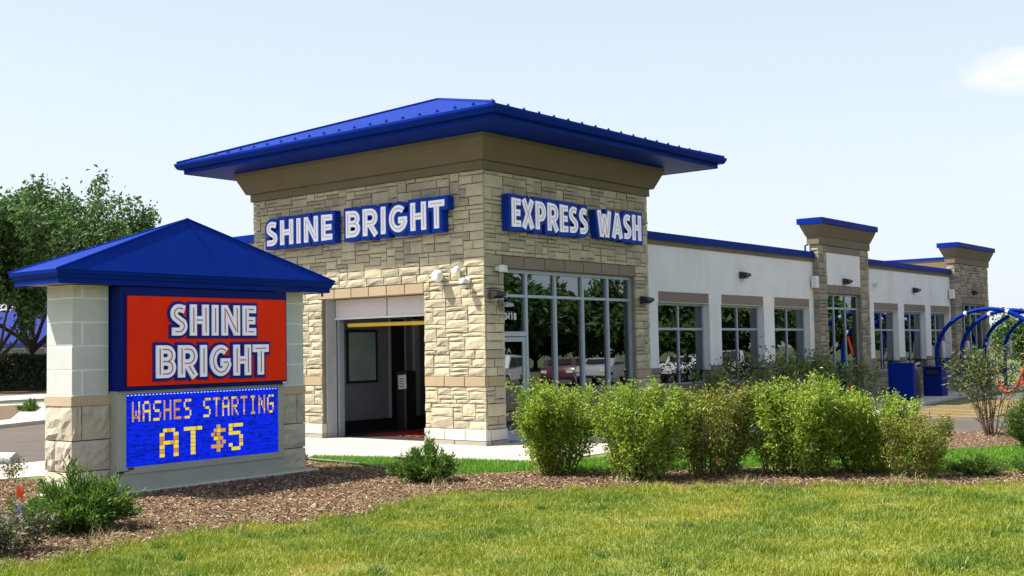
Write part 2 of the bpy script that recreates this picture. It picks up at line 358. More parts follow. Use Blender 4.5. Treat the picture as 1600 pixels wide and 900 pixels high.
# far left: planting island between two roads
slab('kerb_island', [(-30,16.6),(-1.3,16.95),(.7,18.0),(7.9,31.0),(-30,31)], -.1, .08, CURBM)
flat('island_mulch', [(-30,18.4),(-1.2,18.7),(.4,19.6),(6.5,29.8),(-30,29.8)], .09, SOIL)
slab('far_pavement', [(-30,35.8),(8.5,36.1),(40,41),(40,44),(-30,40)], -.1, .06, CURBM)
flat('far_bed', [(-40,40),(40,44),(60,66),(-40,66)], .0, SOIL)
o = MB()
o.tube([(-8.4,6.5,.0),(-7.4,6.62,.02),(-6.9,6.45,.02),(-6.62,6.0,.01)], .16, 10)
o.build('kerb_return', CURBM, kind='structure', smooth=True)
# painted hatch in front of the far walk
for i in range(13):
    t = i/12; cx = 11.6+9.4*t; L0 = 1.55+.35*math.sin(3*t)
    b = MB(); dx, dy = .62, -.785; nx, ny = .785, .62; w = .075
    sx, sy = cx, -3.55+1.05*t; ex, ey = sx+dx*2*L0, sy+dy*2*L0
    b.add([(sx+nx*w,sy+ny*w,-.014),(sx-nx*w,sy-ny*w,-.014),(ex-nx*w,ey-ny*w,-.014),(ex+nx*w,ey+ny*w,-.014)], [(0,1,2,3)])
    s_ = b.build('painted_stripe', YELLOW, parking)
# dark plastic lawn edging
e = MB().tube([(-4.6,1.45,.05),(-3.97,.85,.06),(-4.12,-.65,.06),(-4.45,-1.7,.055),(-4.88,-2.55,.045)], .022, 6)
tag(e.build('lawn_edging', mat('edging_plastic', (.03, .05, .035), (.05, .07, .05), .5, 4), smooth=True), 'dark green plastic edging strip between the bright grass and the mulch', 'edging')

# ------------------------------------------------------------------ stone kit
RS = random.Random(11)
def rock_mesh(seed, m, rough=.48):
    """unit rock-faced stone: x 0..1, z 0..1, face about y=0, back y=1; 42 triangles"""
    r = random.Random(seed); vs = []; n = 4
    for j in range(n):
        for i in range(n):
            edge = i in (0, n-1) or j in (0, n-1)
            x = i/(n-1); z = j/(n-1)
            if edge:
                y = .16+r.uniform(-.06,.12)
                if i not in (0,n-1): x += r.uniform(-.08,.08); z += (r.uniform(-.035,.01) if j==0 else r.uniform(-.01,.035))*-1
                elif j not in (0,n-1): z += r.uniform(-.08,.08); x += (r.uniform(0,.02) if i==0 else -r.uniform(0,.02))
            else:
                x += r.uniform(-.1,.1); z += r.uniform(-.1,.1); y = r.uniform(-.38,.12)*rough
            vs.append((x,y,z))
    fs = [(j*n+i, j*n+i+1, (j+1)*n+i+1, (j+1)*n+i) for j in range(n-1) for i in range(n-1)]
    per = [0,1,2,3,7,11,15,14,13,12,8,4]; b = len(vs)
    vs += [(vs[p][0],1.0,vs[p][2]) for p in per]
    fs += [(per[(k+1)%12], per[k], b+k, b+(k+1)%12) for k in range(12)]
    me = bpy.data.meshes.new('stone'); me.from_pydata(vs, [], fs); me.materials.append(m); me.update(); return me
ROCKS = [rock_mesh(s, STONE) for s in range(10)]
def block_mesh(m, b=.04):
    """unit smooth block, chamfered face"""
    vs = [(b*.4,0,b),(1-b*.4,0,b),(1-b*.4,0,1-b),(b*.4,0,1-b),(0,.18,0),(1,.18,0),(1,.18,1),(0,.18,1),(0,1,0),(1,1,0),(1,1,1),(0,1,1)]
    fs = [(0,1,2,3)]+[(4+k,4+(k+1)%4,(k+1)%4,k) for k in range(4)]+[(8+k,8+(k+1)%4,4+(k+1)%4,4+k) for k in range(4)]+[(11,10,9,8)]
    me = bpy.data.meshes.new('block'); me.from_pydata(vs, [], fs); me.materials.append(m); me.update(); return me
BLKS = {k: block_mesh(m) for k, m in dict(tan=TANBLK, brown=BROWNBLK, white=WHITEBLK, plinth=PLINTH).items()}
def face_matrix(face, u, y, z, w, h, d):
    """place a unit stone on a wall: face 'front' looks to -Y (u = X); 'left' looks to -X (u = Y of its right-hand end, seen from outside)"""
    if face == 'front': return Matrix.Translation((u, y, z)) @ Matrix.Diagonal((w, d, h, 1))
    return Matrix.Translation((y, u+w, z)) @ Matrix.Rotation(-math.pi/2, 4, 'Z') @ Matrix.Diagonal((w, d, h, 1))
def pack(u0, u1, z0, z1, rng, cell=.088, wmin=2, wmax=7, hs=(1,1,2,2,2,3)):
    nx = max(1, round((u1-u0)/cell)); nz = max(1, round((z1-z0)/cell)); cx = (u1-u0)/nx; cz = (z1-z0)/nz
    occ = np.zeros((nz, nx), bool); out = []
    for j in range(nz):
        i = 0
        while i < nx:
            if occ[j, i]: i += 1; continue
            h = min(rng.choice(hs), nz-j)
            w = rng.randint(wmin+(1 if h > 1 else 2), wmax); w = min(w, nx-i)
            k = 0
            while k < w and not occ[j:j+h, i+k].any(): k += 1
            if k == 0:
                h = 1; k = 1
            w = k
            rest = 0
            while i+w+rest < nx and not occ[j, i+w+rest] and rest < 2: rest += 1
            if rest == 1 and not occ[j:j+h, i+w:i+w+1].any(): w += 1
            occ[j:j+h, i:i+w] = True; out.append((u0+i*cx, z0+j*cz, w*cx, h*cz)); i += w
    return out
def join_stones(name, mats_list, parent, matr, kind='stuff'):
    """stones past the single-piece limit: still geometry, one part"""
    V = []; F = []; o = 0
    for M, me in mats_list:
        co_ = np.array([tuple(M @ v.co) for v in me.vertices]); V.append(co_)
        for p in me.polygons: F.append([i+o for i in p.vertices])
        o += len(co_)
    me = bpy.data.meshes.new(name); me.from_pydata(np.concatenate(V).tolist(), [], F); me.materials.append(matr); me.update()
    return link(name, me, parent, kind=kind)

# ------------------------------------------------------------------ the car wash
TW, TD, ST = 6.206, 7.253, 5.6
bld = thing('car_wash', 'limestone and stucco car wash with blue roofed corner tower and long row of windows', 'building', (0,0,0))
G = .013
stones = []     # (face, u, y, z, w, h)
rg = random.Random(5)
left_rects = [(0.0,1.653,.335,1.195),(0.0,1.653,1.407,3.373),(4.838,7.253,.335,1.195),(4.838,7.253,1.407,3.148),(4.97,7.253,3.148,3.373),(0.0,7.253,3.373,5.6)]
front_rects = [(.05,.64,.335,1.195),(.05,.64,1.407,3.62),(5.6,TW,.335,1.195),(5.6,TW,1.407,3.62),(.05,.60,3.62,3.88),(5.62,TW,3.62,3.88),(.05,TW,3.88,5.6)]
for r in left_rects:
    for q in pack(*r, rg, hs=(1,1,2,2,2,2,3)): stones.append(('left', *q))
for r in front_rects:
    for q in pack(*r, rg, wmax=6): stones.append(('front', *q))
def area_px(st):
    f, u, z, w, h = st
    P = [(0,u,z),(0,u+w,z),(0,u+w,z+h),(0,u,z+h)] if f == 'left' else [(u,0,z),(u+w,0,z),(u+w,0,z+h),(u,0,z+h)]
    x, y, _ = project(P); a = abs(sum(x[i]*y[(i+1)%4]-x[(i+1)%4]*y[i] for i in range(4)))/2
    if f == 'left' and x.mean() < 505 and y.mean() > 430 and x.mean() < 470: a = 0      # behind the monument sign
    return a
stones.sort(key=area_px, reverse=True)
rest = []
for i, (f, u, z, w, h) in enumerate(stones):
    me = ROCKS[RS.randrange(len(ROCKS))]; pr = RS.uniform(-.012, .016)
    M = face_matrix(f, u+G/2, -.012-pr, z+G/2, w-G, h-G, .055+pr)
    if f == 'left' and u < .001: M = face_matrix(f, u-.012, -.012-pr, z+G/2, w-G/2+.012, h-G, .055+pr)
    if i < 300:
        o = link('stone', me, bld); o.matrix_local = M
    else: rest.append((M, me))
join_stones('rubble_stone', rest, bld, STONE)
def blocks(name, key, face, u0, u1, z0, z1, length, proud=.02, depth=.1, par=None):
    n = max(1, round((u1-u0)/length)); w = (u1-u0)/n
    for k in range(n):
        o = link(name, BLKS[key], par or bld); o.matrix_local = face_matrix(face, u0+k*w+.005, -proud, z0+.004, w-.010, z1-z0-.008, depth)
for (a, b) in ((-.02,1.653),(4.838,7.25)):
    blocks('band_block', 'tan', 'left', a, b, 1.195, 1.407, .6, .02)
    blocks('base_block', 'white', 'left', a-.03, b, .105, .335, .62, .05, .14)
    blocks('plinth_block', 'plinth', 'left', a-.05, b, .0, .105, .8, .07, .16)
for (a, b) in ((.09,.64),(5.6,TW)):
    blocks('band_block', 'tan', 'front', a, b, 1.195, 1.407, .4, .02)
    blocks('base_block', 'white', 'front', a+.02, b, .105, .335, .6, .05, .14)
    blocks('plinth_block', 'plinth', 'front', a+.04, b, .0, .105, .6, .07, .16)
blocks('lintel_block', 'tan', 'left', 1.653, 4.97, 3.148, 3.373, .56, .008, .3)
blocks('lintel_block', 'brown', 'front', .60, 5.62, 3.62, 3.88, .72, .008, .2)
# backing walls of the tower
b = MB()
b.box(.05,.4, .05,1.653, 0,3.4); b.box(.05,.35, 4.838,7.2, 0,3.15)
b.box(.05,.4, .051,7.2, 3.4,5.62); b.box(.05,.36,4.839,7.2,3.15,3.4)
b.box(.4,.64, .05,.3, 0,3.8); b.box(5.6,6.2, .05,.3, 0,3.8); b.box(.4,6.2, .05,.3, 3.8,5.62)
b.box(6.0,6.2, .3,7.2, 0,5.62); b.box(.35,6.0, 7.0,7.2, 0,5.62); b.box(.4,6.0,.3,7.0,4.3,4.45)
b.build('tower_wall', MORTAR, bld)
# frieze, soffit, roof
RT = (0,TW,0,TD)
MB().ring(RT, [(-.03,5.602),(.05,5.602),(.05,5.78),(-.03,5.78)]).build('frieze_band', TAUPE2, bld)
MB().ring(RT, [(-.03,5.783),(.13,5.783),(.15,5.83),(.32,6.20),(.33,6.285),(-.03,6.285)]).build('frieze', TAUPE, bld)
ER = (-1.131,TW+1.284,-1.271,TD+1.2)
roof = MB()
gx0, gx1, gy0, gy1 = ER[0]-.12, ER[1]+.12, ER[2]-.12, ER[3]+.12; zr = 6.56
apex = (3.15, 4.05, 8.13)
crn = [(gx0,gy0,zr),(gx1,gy0,zr),(gx1,gy1,zr),(gx0,gy1,zr)]
roof.add(crn+[apex], [(0,1,4),(1,2,4),(2,3,4),(3,0,4)])
roof.add([(x,y,zr-.02) for x,y,_ in crn], [(3,2,1,0)])
roof.add(crn+[(x,y,zr-.02) for x,y,_ in crn], [(k,(k+1)%4,4+(k+1)%4,4+k) for k in range(4)])
A = Vector(apex)
for c in crn: roof.tube([Vector(c)+Vector((0,0,.01)), A+Vector((0,0,.01))], .035, 6)
def slope_pt(k, s, t):
    """point on roof slope k: s along the eave 0..1, t up towards the ridge (0..1)"""
    p = Vector(crn[k]).lerp(Vector(crn[(k+1)%4]), s); m = Vector(crn[k]).lerp(Vector(crn[(k+1)%4]), .5)
    up = (A-m); return p + up*t
def slope_n(k):
    a, c = Vector(crn[k]), Vector(crn[(k+1)%4]); n = (c-a).cross(A-a).normalized(); return n if n.z > 0 else -n
rf = roof.build('roof', BLUE, bld)
for k, cnt in ((3,21),(0,18)):
    n = slope_n(k); ed = (Vector(crn[(k+1)%4])-Vector(crn[k])).normalized(); up = ed.cross(n).normalized(); up = up if up.z > 0 else -up
    gm = None
    for i in range(cnt):
        s_ = (i+.5)/cnt
        g = MB()
        g.add([ed*-.05, ed*.05, n*.055+up*.01, ed*-.05+up*.03, ed*.05+up*.03, n*.048+up*.04], [(0,1,2),(5,4,3),(0,2,5,3),(1,4,5,2),(0,3,4,1)])
        g.box(-.004,.004,-.004,.004,.0,.004)
        if gm is None:
            go = g.build('snow_guard', BLUE, rf); gm = go.data
        else: go = link('snow_guard', gm, rf)
        go.location = slope_pt(k, s_, .06 if k == 3 else .045)
MB().ring(ER, [(-.02,6.292),(.0,6.292),(.0,6.47),(-.02,6.47)]).build('fascia', BLUE, rf)
MB().ring(ER, [(.004,6.41),(.10,6.40),(.13,6.43),(.165,6.50),(.168,6.545),(.15,6.545),(.12,6.50),(.004,6.47)]).build('gutter', BLUE, rf)
b = MB(); x0,x1,y0,y1 = ER[0]+.02,ER[1]-.02,ER[2]+.02,ER[3]-.02
b.add([(x0,y0,6.30),(x1,y0,6.30),(x1,y1,6.30),(x0,y1,6.30)], [(0,3,2,1)]); b.build('soffit', BLUE, bld, fixn=False)
# --- storefront of the tower (right-hand face)
yf = .12
fr = MB(); px = [.66,1.54,2.57,3.605,4.605,5.57]; fw = .04
for i, x in enumerate(px): fr.box(x-fw,x+fw, yf,yf+.11, (.03 if i else .03),3.58)
for z0, z1 in ((3.54,3.615),(3.03,3.09)): fr.box(px[0]-fw,px[-1]+fw, yf+.004,yf+.106, z0,z1)
fr.box(px[0]+fw,px[1]-fw, yf+.004,yf+.106, 2.21,2.31)
fr.box(px[1]+fw,px[-1]-fw, yf+.004,yf+.106, .03,.12)
sf = fr.build('storefront_frame', ALU, bld)
def pane(x0,x1,z0,z1,par,y=yf+.055,m=GLASS):
    return MB().box(x0,x1,y,y+.012,z0,z1).build('pane', m, par)
for i in range(5):
    pane(px[i]+fw,px[i+1]-fw,3.09,3.54,sf)
    if i: pane(px[i]+fw,px[i+1]-fw,.12,3.03,sf)
pane(px[0]+fw,px[1]-fw,2.31,3.03,sf)
d = MB(); x0,x1 = px[0]+fw+.008, px[1]-fw-.008
d.box(x0,x0+.09,yf+.01,yf+.06,.04,2.19); d.box(x1-.09,x1,yf+.01,yf+.06,.04,2.19); d.box(x0+.09,x1-.09,yf+.012,yf+.058,2.10,2.19); d.box(x0+.09,x1-.09,yf+.012,yf+.058,.04,.26)
d.box(x0+.09,x1-.09,yf+.012,yf+.058,1.14,1.18)
dr = d.build('entrance_door', ALU, bld)
pane(x0+.09,x1-.09,.26,1.14,dr,yf+.03); pane(x0+.09,x1-.09,1.18,2.10,dr,yf+.03)
MB().tube([(x1-.05,yf-.05,.85),(x1-.05,yf-.05,1.4)],.014,8).tube([(x1-.05,yf+.01,.9),(x1-.05,yf-.05,.9)],.01,6).tube([(x1-.05,yf+.01,1.35),(x1-.05,yf-.05,1.35)],.01,6).build('handle', ALU, dr, smooth=True)
# --- vehicle doorway of the tower (left-hand face)
MB().box(.115,.40,4.80,4.836,.0,3.145).build('door_jamb', JAMB, bld); MB().box(.115,.40,1.655,1.69,.0,3.145).build('door_jamb', JAMB, bld)
b = MB(); b.box(.43,.58,4.74,4.80,.0,2.74); b.build('door_track', ALU, bld); b = MB(); b.box(.43,.58,1.60,1.70,.0,2.74); b.build('door_track', ALU, bld)
b = MB(); b.box(.03,.13,4.815,4.845,.0,.28); b.build('jamb_guard', PLINTH, bld)
for (a, c) in ((1.70,3.10),(3.13,4.78)):
    MB().cbox(.36,.41,a,c,2.73,3.145,.008).build('door_panel', DOORP, bld)
MB().box(.345,.42,1.69,4.79,2.69,2.728).build('door_seal', WHITEP, bld)
MB().tube([(.42,1.75,2.545),(.42,4.40,2.555)],.045,12).build('clearance_bar', YELLOW, bld, smooth=True)
# interior
b = MB(); b.box(.4,6.0,5.5,5.6,.3,4.3)
b.build('inner_wall', DARKIN, bld); MB().box(.45,6.0,5.485,5.61,.02,.3).build('wainscot', BLACK, bld)
wf = MB(); wf.box(1.34,2.36,5.46,5.49,2.42,2.47); wf.box(1.34,2.36,5.46,5.49,1.19,1.25); wf.box(1.34,1.40,5.46,5.49,1.25,2.42); wf.box(2.30,2.36,5.46,5.49,1.25,2.42)
iw = wf.build('inner_window', BLACK, bld); pane(1.40,2.30,1.25,2.42,iw,5.47,mat('inner_pane', (.36,.47,.46), (.22,.31,.31), .08, 1.5, spec=.8))  # opaque pane; its pale teal colour stands for the lit room behind
b = MB(); b.box(2.76,2.82,5.45,5.49,.3,2.75); b.box(3.30,3.36,5.45,5.49,.3,2.75); b.box(2.76,3.36,5.45,5.49,2.75,2.80); b.box(3.62,3.80,5.40,5.49,.3,2.75)
b.build('inner_door_frame', JAMB, bld); MB().box(2.82,3.30,5.46,5.48,.3,2.75).build('inner_door', BLACK, bld)
MB().box(.40,6.0,.3,7.0,-.04,.018).build('inner_floor', FLOORIN, bld)
rm = MB()
for i in range(11):
    for j in range(6): rm.box(1.15+i*.19,1.15+i*.19+.14,2.9+j*.30,2.9+j*.30+.2,.02,.035)
rm.build('floor_mat', REDMAT, bld)
# --- long wing
def wall_with_holes(b, x0, x1, y0, y1, z0, z1, holes):
    """holes: list of (hx0,hx1,hz0,hz1), left to right, non overlapping"""
    cx = x0
    for hx0, hx1, hz0, hz1 in holes:
        b.box(cx,hx0,y0,y1,z0,z1); b.box(hx0,hx1,y0,y1,hz1,z1); b.box(hx0,hx1,y0,y1,z0,hz0) if hz0 > z0 else None
        cx = hx1
    b.box(cx,x1,y0,y1,z0,z1)
YW = .3
def wing(x0, x1, wins):
    b = MB(); wall_with_holes(b, x0, x1, YW, YW+.3, 1.30, 4.50, [(a, c, .0, 3.06) for a, c in wins]); b.build('wing_wall', STUCCO, bld)
    b = MB(); wall_with_holes(b, x0, x1, YW+.03, YW+.3, .0, 1.30, [(a, c, .95, 1.3) for a, c in wins]); b.build('wainscot_wall', MORTAR, bld)
    lst = []; r = random.Random(int(x0)); edges = [x0]+[e for w in wins for e in w]+[x1]
    for i in range(0, len(edges), 2):
        for (u, z, w, h) in pack(edges[i], edges[i+1], 0.02, 1.27, r, cell=.11, wmax=5): lst.append((face_matrix('front', u+.007, YW-.035, z+.007, w-.014, h-.014, .07), ROCKS[r.randrange(10)]))
    for a, c in wins:
        for (u, z, w, h) in pack(a, c, 0.02, .87, r, cell=.11, wmax=6): lst.append((face_matrix('front', u+.007, YW-.035, z+.007, w-.014, h-.014, .07), ROCKS[r.randrange(10)]))
    join_stones('wainscot_stone', lst, bld, STONE2)
    for i in range(0, len(edges), 2):
        o = link('cap_block', BLKS['brown'], bld); o.matrix_local = face_matrix('front', edges[i]+.004, YW-.06, 1.275, edges[i+1]-edges[i]-.008, .135, .14)
    for a, c in wins:
        o = link('window_header', BLKS['brown'], bld); o.matrix_local = face_matrix('front', a+.003, YW-.012, 3.065, c-a-.006, .275, .25)
        y = YW+.19; m_ = (a+c)/2
        f = MB(); f.box(a,a+.05,y,y+.08,.95,3.06); f.box(c-.05,c,y,y+.08,.95,3.06); f.box(m_-.03,m_+.03,y,y+.08,.95,3.06)
        for z0, z1 in ((.95,1.0),(2.36,2.42),(3.0,3.06)): f.box(a+.05,m_-.03,y+.003,y+.077,z0,z1); f.box(m_+.03,c-.05,y+.003,y+.077,z0,z1)
        w = f.build('window', ALU, bld)
        for u0, u1 in ((a+.05,m_-.03),(m_+.03,c-.05)):
            pane(u0,u1,1.0,2.36,w,y+.035); pane(u0,u1,2.42,3.0,w,y+.035)
        o = link('sill', BLKS['brown'], w); o.matrix_local = face_matrix('front', a-.02, YW-.075, .87, c-a+.04, .085, .25)
    MB().box(x0,x1,YW-.03,YW+.32,4.50,4.63).build('coping_band', TAUPE2, bld)
    MB().box(x0,x1,YW-.075,YW+.36,4.633,4.81).box(x0,x1,YW-.09,YW-.075,4.62,4.66).build('coping', BLUE, bld)
wing(TW, 16.26, [(7.08,9.68),(10.32,12.85),(13.51,15.94)])
wing(20.25, 29.02, [(21.10,23.37),(23.93,26.14),(26.72,28.86)])
def small_tower(x0, x1, full, colw, gx, gz, ylen=.45):
    """taller bay of the facade with flared cornice"""
    y0 = .1; y1 = y0+ylen; r = random.Random(int(x0)+3); lst = []
    b = MB(); L_, R_ = gx
    b.box(x0+.04,L_,y0+.04,y1,0,5.05); b.box(R_,x1-.04,y0+.04,y1,0,5.05); b.box(L_,R_,y0+.05,y1,gz+.1,5.05)
    b.build('pier_wall', MORTAR, bld)
    rects = [(x0,L_,0.02,5.05),(R_,x1,0.02,5.05)]
    if full: rects.append((L_,R_,gz+.27,5.05))
    for q in rects:
        for (u, z, w, h) in pack(*q, r, cell=.11, wmax=5): lst.append((face_matrix('front', u+.007, y0-.01-r.uniform(0,.02), z+.007, w-.014, h-.014, .08), ROCKS[r.randrange(10)]))
    for (u, z, w, h) in pack(y0, y1, .02, 5.05, r, cell=.11, wmax=4): lst.append((face_matrix('left', u+.007, x0-.01, z+.007, w-.014, h-.014, .06), ROCKS[r.randrange(10)]))
    join_stones('pier_stone', lst, bld, STONE2)
    n = 3
    for k in range(n):
        w = (R_-L_)/n; o = link('lintel_block', BLKS['brown'], bld); o.matrix_local = face_matrix('front', L_+k*w+.004, y0-.01, gz+.0, w-.008, .27, .2)
    if not full:
        MB().box(L_+.003,R_-.003,y0+.01,y0+.06,gz+.272,4.82).build('stucco_panel', STUCCO, bld)
        o = link('panel_band', BLKS['brown'], bld); o.matrix_local = face_matrix('front', L_+.003, y0-.008, 4.823, R_-L_-.006, .225, .08)
    y = y0+.14; xs = [L_+(R_-L_)*t for t in ((0,.285,.625,1) if not full else (0,.25,.5,.75,1))]
    f = MB()
    for i, x in enumerate(xs):
        a = max(L_, x-.03); c = min(R_, x+.03); f.box(a,c,y,y+.08,.03,gz)
    for z0, z1 in ((.03,.1),(3.04,3.10),(gz-.05,gz-.004)): f.box(L_+.03,R_-.03,y+.004,y+.076,z0,z1)
    s_ = f.build('storefront_frame', ALU, bld)
    for i in range(len(xs)-1):
        a = xs[i]+.03; c = xs[i+1]-.03
        pane(a,c,.1,3.04,s_,y+.035); pane(a,c,3.10,gz-.05,s_,y+.035)
    RR = (x0,x1,y0,y1)
    MB().ring(RR, [(-.03,5.052),(.05,5.052),(.05,5.30),(-.03,5.30)]).build('cornice_band', TAUPE2, bld)
    MB().ring(RR, [(-.03,5.302),(.07,5.302),(.085,5.34),(.20,5.62),(.21,5.675),(-.03,5.675)]).build('cornice', TAUPE, bld)
    b = MB(); b.ring(RR, [(-.05,5.68),(.27,5.68),(.27,5.86),(-.05,5.88)]); b.box(x0-.01,x1+.01,y0-.01,y1+.01,5.84,5.885); b.build('cornice_cap', BLUE, bld)
small_tower(16.26, 20.25, False, .6, (16.86,19.54), 3.53, .30)
small_tower(29.02, 33.30, True, .6, (29.75,32.75), 3.45, .30)
# roof, back and end walls of the wing
b = MB(); b.box(6.2,33.2,.62,14,4.25,4.4); b.box(20,33.2,14,21,4.25,4.4); b.box(.9,6.2,7.2,14,4.25,4.4); b.build('flat_roof', mat('roof_membrane', (.35,.35,.34), (.3,.3,.29), .9, 2), bld)
b = MB(); b.box(.7,.95,7.22,14,0,4.62); b.box(.7,20,14,14.3,0,4.5); b.box(20,20.3,14.3,21,0,4.5); b.box(20.3,33.3,21,21.3,0,4.5); b.box(33.0,33.3,.56,21,0,4.5); b.box(6.21,33.0,7.0,7.12,.0,4.25); b.build('rear_wall', mat('tan_stucco', (.46,.36,.25), (.42,.33,.23), .85, 1.5, .2, 100), bld)
MB().box(.64,1.0,7.26,14.1,4.75,4.93).build('coping', BLUE, bld); MB().box(.67,.97,7.25,14.05,4.622,4.748).build('coping_band', TAUPE2, bld)
MB().box(30.2,30.45,.6,20.9,4.4,5.3).build('rear_parapet', TAUPE2, bld); MB().box(30.15,30.5,.58,20.95,5.303,5.40).build('coping', BLUE, bld)
MB().box(6.21,33.0,.62,7.0,-.04,.03).build('inner_floor', FLOORIN, bld)
MB().tube([(16.2,.5,4.82),(16.2,.5,5.02),(16.2,.42,5.04)], .03, 8).build('roof_pipe', BLUE, bld, smooth=True)

# ------------------------------------------------------------------ lettering
def arc(cx, cy, rx, ry, a0, a1, n=14):
    return [(cx+rx*math.cos(rad(a0+(a1-a0)*i/n)), cy+ry*math.sin(rad(a0+(a1-a0)*i/n))) for i in range(n+1)]
def glyph(c):
    """centre lines in a box of height 1, given with its width; stroke about .25"""
    h = .125; t = 1-h
    if c == 'I': return .27, [[(.135,0),(.135,1)]]
    if c == 'H': return .64, [[(h,0),(h,1)], [(.64-h,0),(.64-h,1)], [(h,.5),(.64-h,.5)]]
    if c == 'N': return .66, [[(h,0),(h,1)], [(.66-h,0),(.66-h,1)], [(h,.93),(.66-h,.07)]]
    if c == 'E': return .48, [[(h,0),(h,1)], [(h,t),(.48,t)], [(h,.5),(.45,.5)], [(h,h),(.48,h)]]
    if c == 'T': return .56, [[(0,t),(.56,t)], [(.28,0),(.28,t)]]
    if c == 'B': return .62, [[(h,0),(h,1)], [(h,t),(.33,t)]+arc(.33,.69,.165,.185,90,-90)+[(h,.505)], [(h,.505),(.34,.505)]+arc(.34,.315,.17,.19,90,-90)+[(h,h)]]
    if c == 'R': return .64, [[(h,0),(h,1)], [(h,t),(.34,t)]+arc(.34,.655,.18,.22,90,-90)+[(h,.435)], [(.30,.435),(.55,0)]]
    if c == 'P': return .60, [[(h,0),(h,1)], [(h,t),(.31,t)]+arc(.31,.64,.17,.235,90,-90)+[(h,.405)]]
    if c == 'G': return .74, [arc(.38,.5,.255,.375,48,350,26), [(.38,.44),(.70,.44)]]
    if c == 'S': return .54, [[(.44,.83)]+arc(.27,.70,.15,.175,70,225,12)[0:]+[(.34,.44)]+arc(.265,.30,.155,.175,38,-90,12)+[(.06,.125)]]
    if c == 'X': return .66, [[(.10,0),(.56,1)], [(.56,0),(.10,1)]]
    if c == 'W': return .86, [[(.09,1),(.26,0)], [(.26,0),(.43,.86)], [(.43,.86),(.60,0)], [(.60,0),(.77,1)]]
    if c == 'A': return .70, [[(.10,0),(.35,.97)], [(.35,.97),(.60,0)], [(.20,.26),(.50,.26)]]
def ribbon(b, pts, w, y0, y1, mi=0):
    """a stroke: poly-line widened to w, front at y0, back at y1 (front looks to -y); mitred joints"""
    q_ = [pts[0]]
    for p in pts[1:]:
        if (Vector(p)-Vector(q_[-1])).length > 1e-4: q_.append(p)
    pts = q_; n = len(pts); L = []; R = []
    for i in range(n):
        p = Vector(pts[i])
        d0 = (Vector(pts[i])-Vector(pts[i-1])).normalized() if i > 0 else None
        d1 = (Vector(pts[i+1])-Vector(pts[i])).normalized() if i < n-1 else None
        if d0 is None: d0 = d1
        if d1 is None: d1 = d0
        m = d0+d1; m = m.normalized() if m.length > .3 else d0
        nn = Vector((-m.y, m.x)); k = w/2/max(.5, nn.dot(Vector((-d0.y, d0.x))))
        L.append(p+nn*k); R.append(p-nn*k)
    vs = [(p.x,y0,p.y) for p in L]+[(p.x,y0,p.y) for p in R]+[(p.x,y1,p.y) for p in L]+[(p.x,y1,p.y) for p in R]
    fs = []
    for i in range(n-1):
        fs += [(i,n+i,n+i+1,i+1),(2*n+i,i,i+1,2*n+i+1),(n+i,3*n+i,3*n+i+1,n+i+1)]
    fs += [(0,2*n,3*n,n),(n-1,2*n-1,4*n-1,3*n-1)]
    b.add(vs, fs, mi)
def word(text, x0, x1, z0, z1, par, place, back_name, blue, line, gap=.055, out=.2, depth=.18, proud=.03, sw=.25):
    """word in inline capitals between x0..x1, z0..z1 of a local front plane y=0; place maps local to the parent's space"""
    W_ = []; tot = 0
    for c in text: W_.append((tot, glyph(c))); tot += glyph(c)[0]+gap
    tot -= gap; kx = (x1-x0)/tot; kz = z1-z0
    bb = MB(); e = 0
    conv = lambda q, ox: (x0+(ox+q[0])*kx, z0+q[1]*kz)
    for ox, (w, strokes) in W_:
        for s_ in strokes:
            p = [conv(q, ox) for q in s_]
            p0 = Vector(p[0]); p1 = Vector(p[-1]); d0 = (p0-Vector(p[1])).normalized(); d1 = (p1-Vector(p[-2])).normalized()
            k0, k1 = [.5 if min(abs(d.x), abs(d.y)) < .05 else .12 for d in (d0, d1)]
            p = [tuple(p0+d0*out*k0*kz)]+p+[tuple(p1+d1*out*k1*kz)]
            e += 1; ribbon(bb, p, (sw+out)*kz, -depth-e*.0004, 0)
    bk = bb.build(back_name, blue, par); place(bk)
    for ox, (w, strokes) in W_:
        lb = MB(); k = 0
        for s_ in strokes:
            k += 1; ribbon(lb, [conv(q, ox) for q in s_], sw*min(kx, kz)*(1 if kx/kz > .8 else 1.06), -depth-.025-proud-k*.0004, -depth-.002)
        for s_ in strokes:
            k += 1
            p = [conv(q, ox) for q in s_]; p0 = Vector(p[0]); p1 = Vector(p[-1])
            if len(p) == 2 or True:
                ln = (p1-p0).length
                q0 = p0.lerp(Vector(p[1]), min(.45, .10*kz/max(1e-4, (Vector(p[1])-p0).length))); q1 = p1.lerp(Vector(p[-2]), min(.45, .10*kz/max(1e-4, (Vector(p[-2])-p1).length)))
                p = [tuple(q0)]+p[1:-1]+[tuple(q1)]
            ribbon(lb, p, .034*kz, -depth-.025-proud-.004-k*.0004, -depth-.02, 1)
        lb.build('letter', [LETTER, line], bk)
    return bk
ws = thing('wall_sign', 'blue backed SHINE BRIGHT channel letters on the sunlit stone face above the vehicle doorway', 'sign', (0,3.6,4.75))
def on_left(o): o.matrix_local = Matrix.Translation((-.03,-3.6,-4.75)) @ Matrix.Rotation(-math.pi/2, 4, 'Z')
word('SHINE', -6.52, -4.22, 4.46, 5.04, ws, on_left, 'word_panel', WALLBLUE, LINEPINK, out=.27, sw=.232, proud=-.004)
word('BRIGHT', -3.80, -.83, 4.46, 5.05, ws, on_left, 'word_panel', WALLBLUE, LINEPINK, out=.27, sw=.232, proud=-.004)
ws2 = thing('wall_sign', 'blue backed EXPRESS WASH channel letters on the shaded stone face above the glass storefront', 'sign', (3.0,0,4.75))
def on_front(o): o.matrix_local = Matrix.Translation((-3.0,-.03,-4.75))
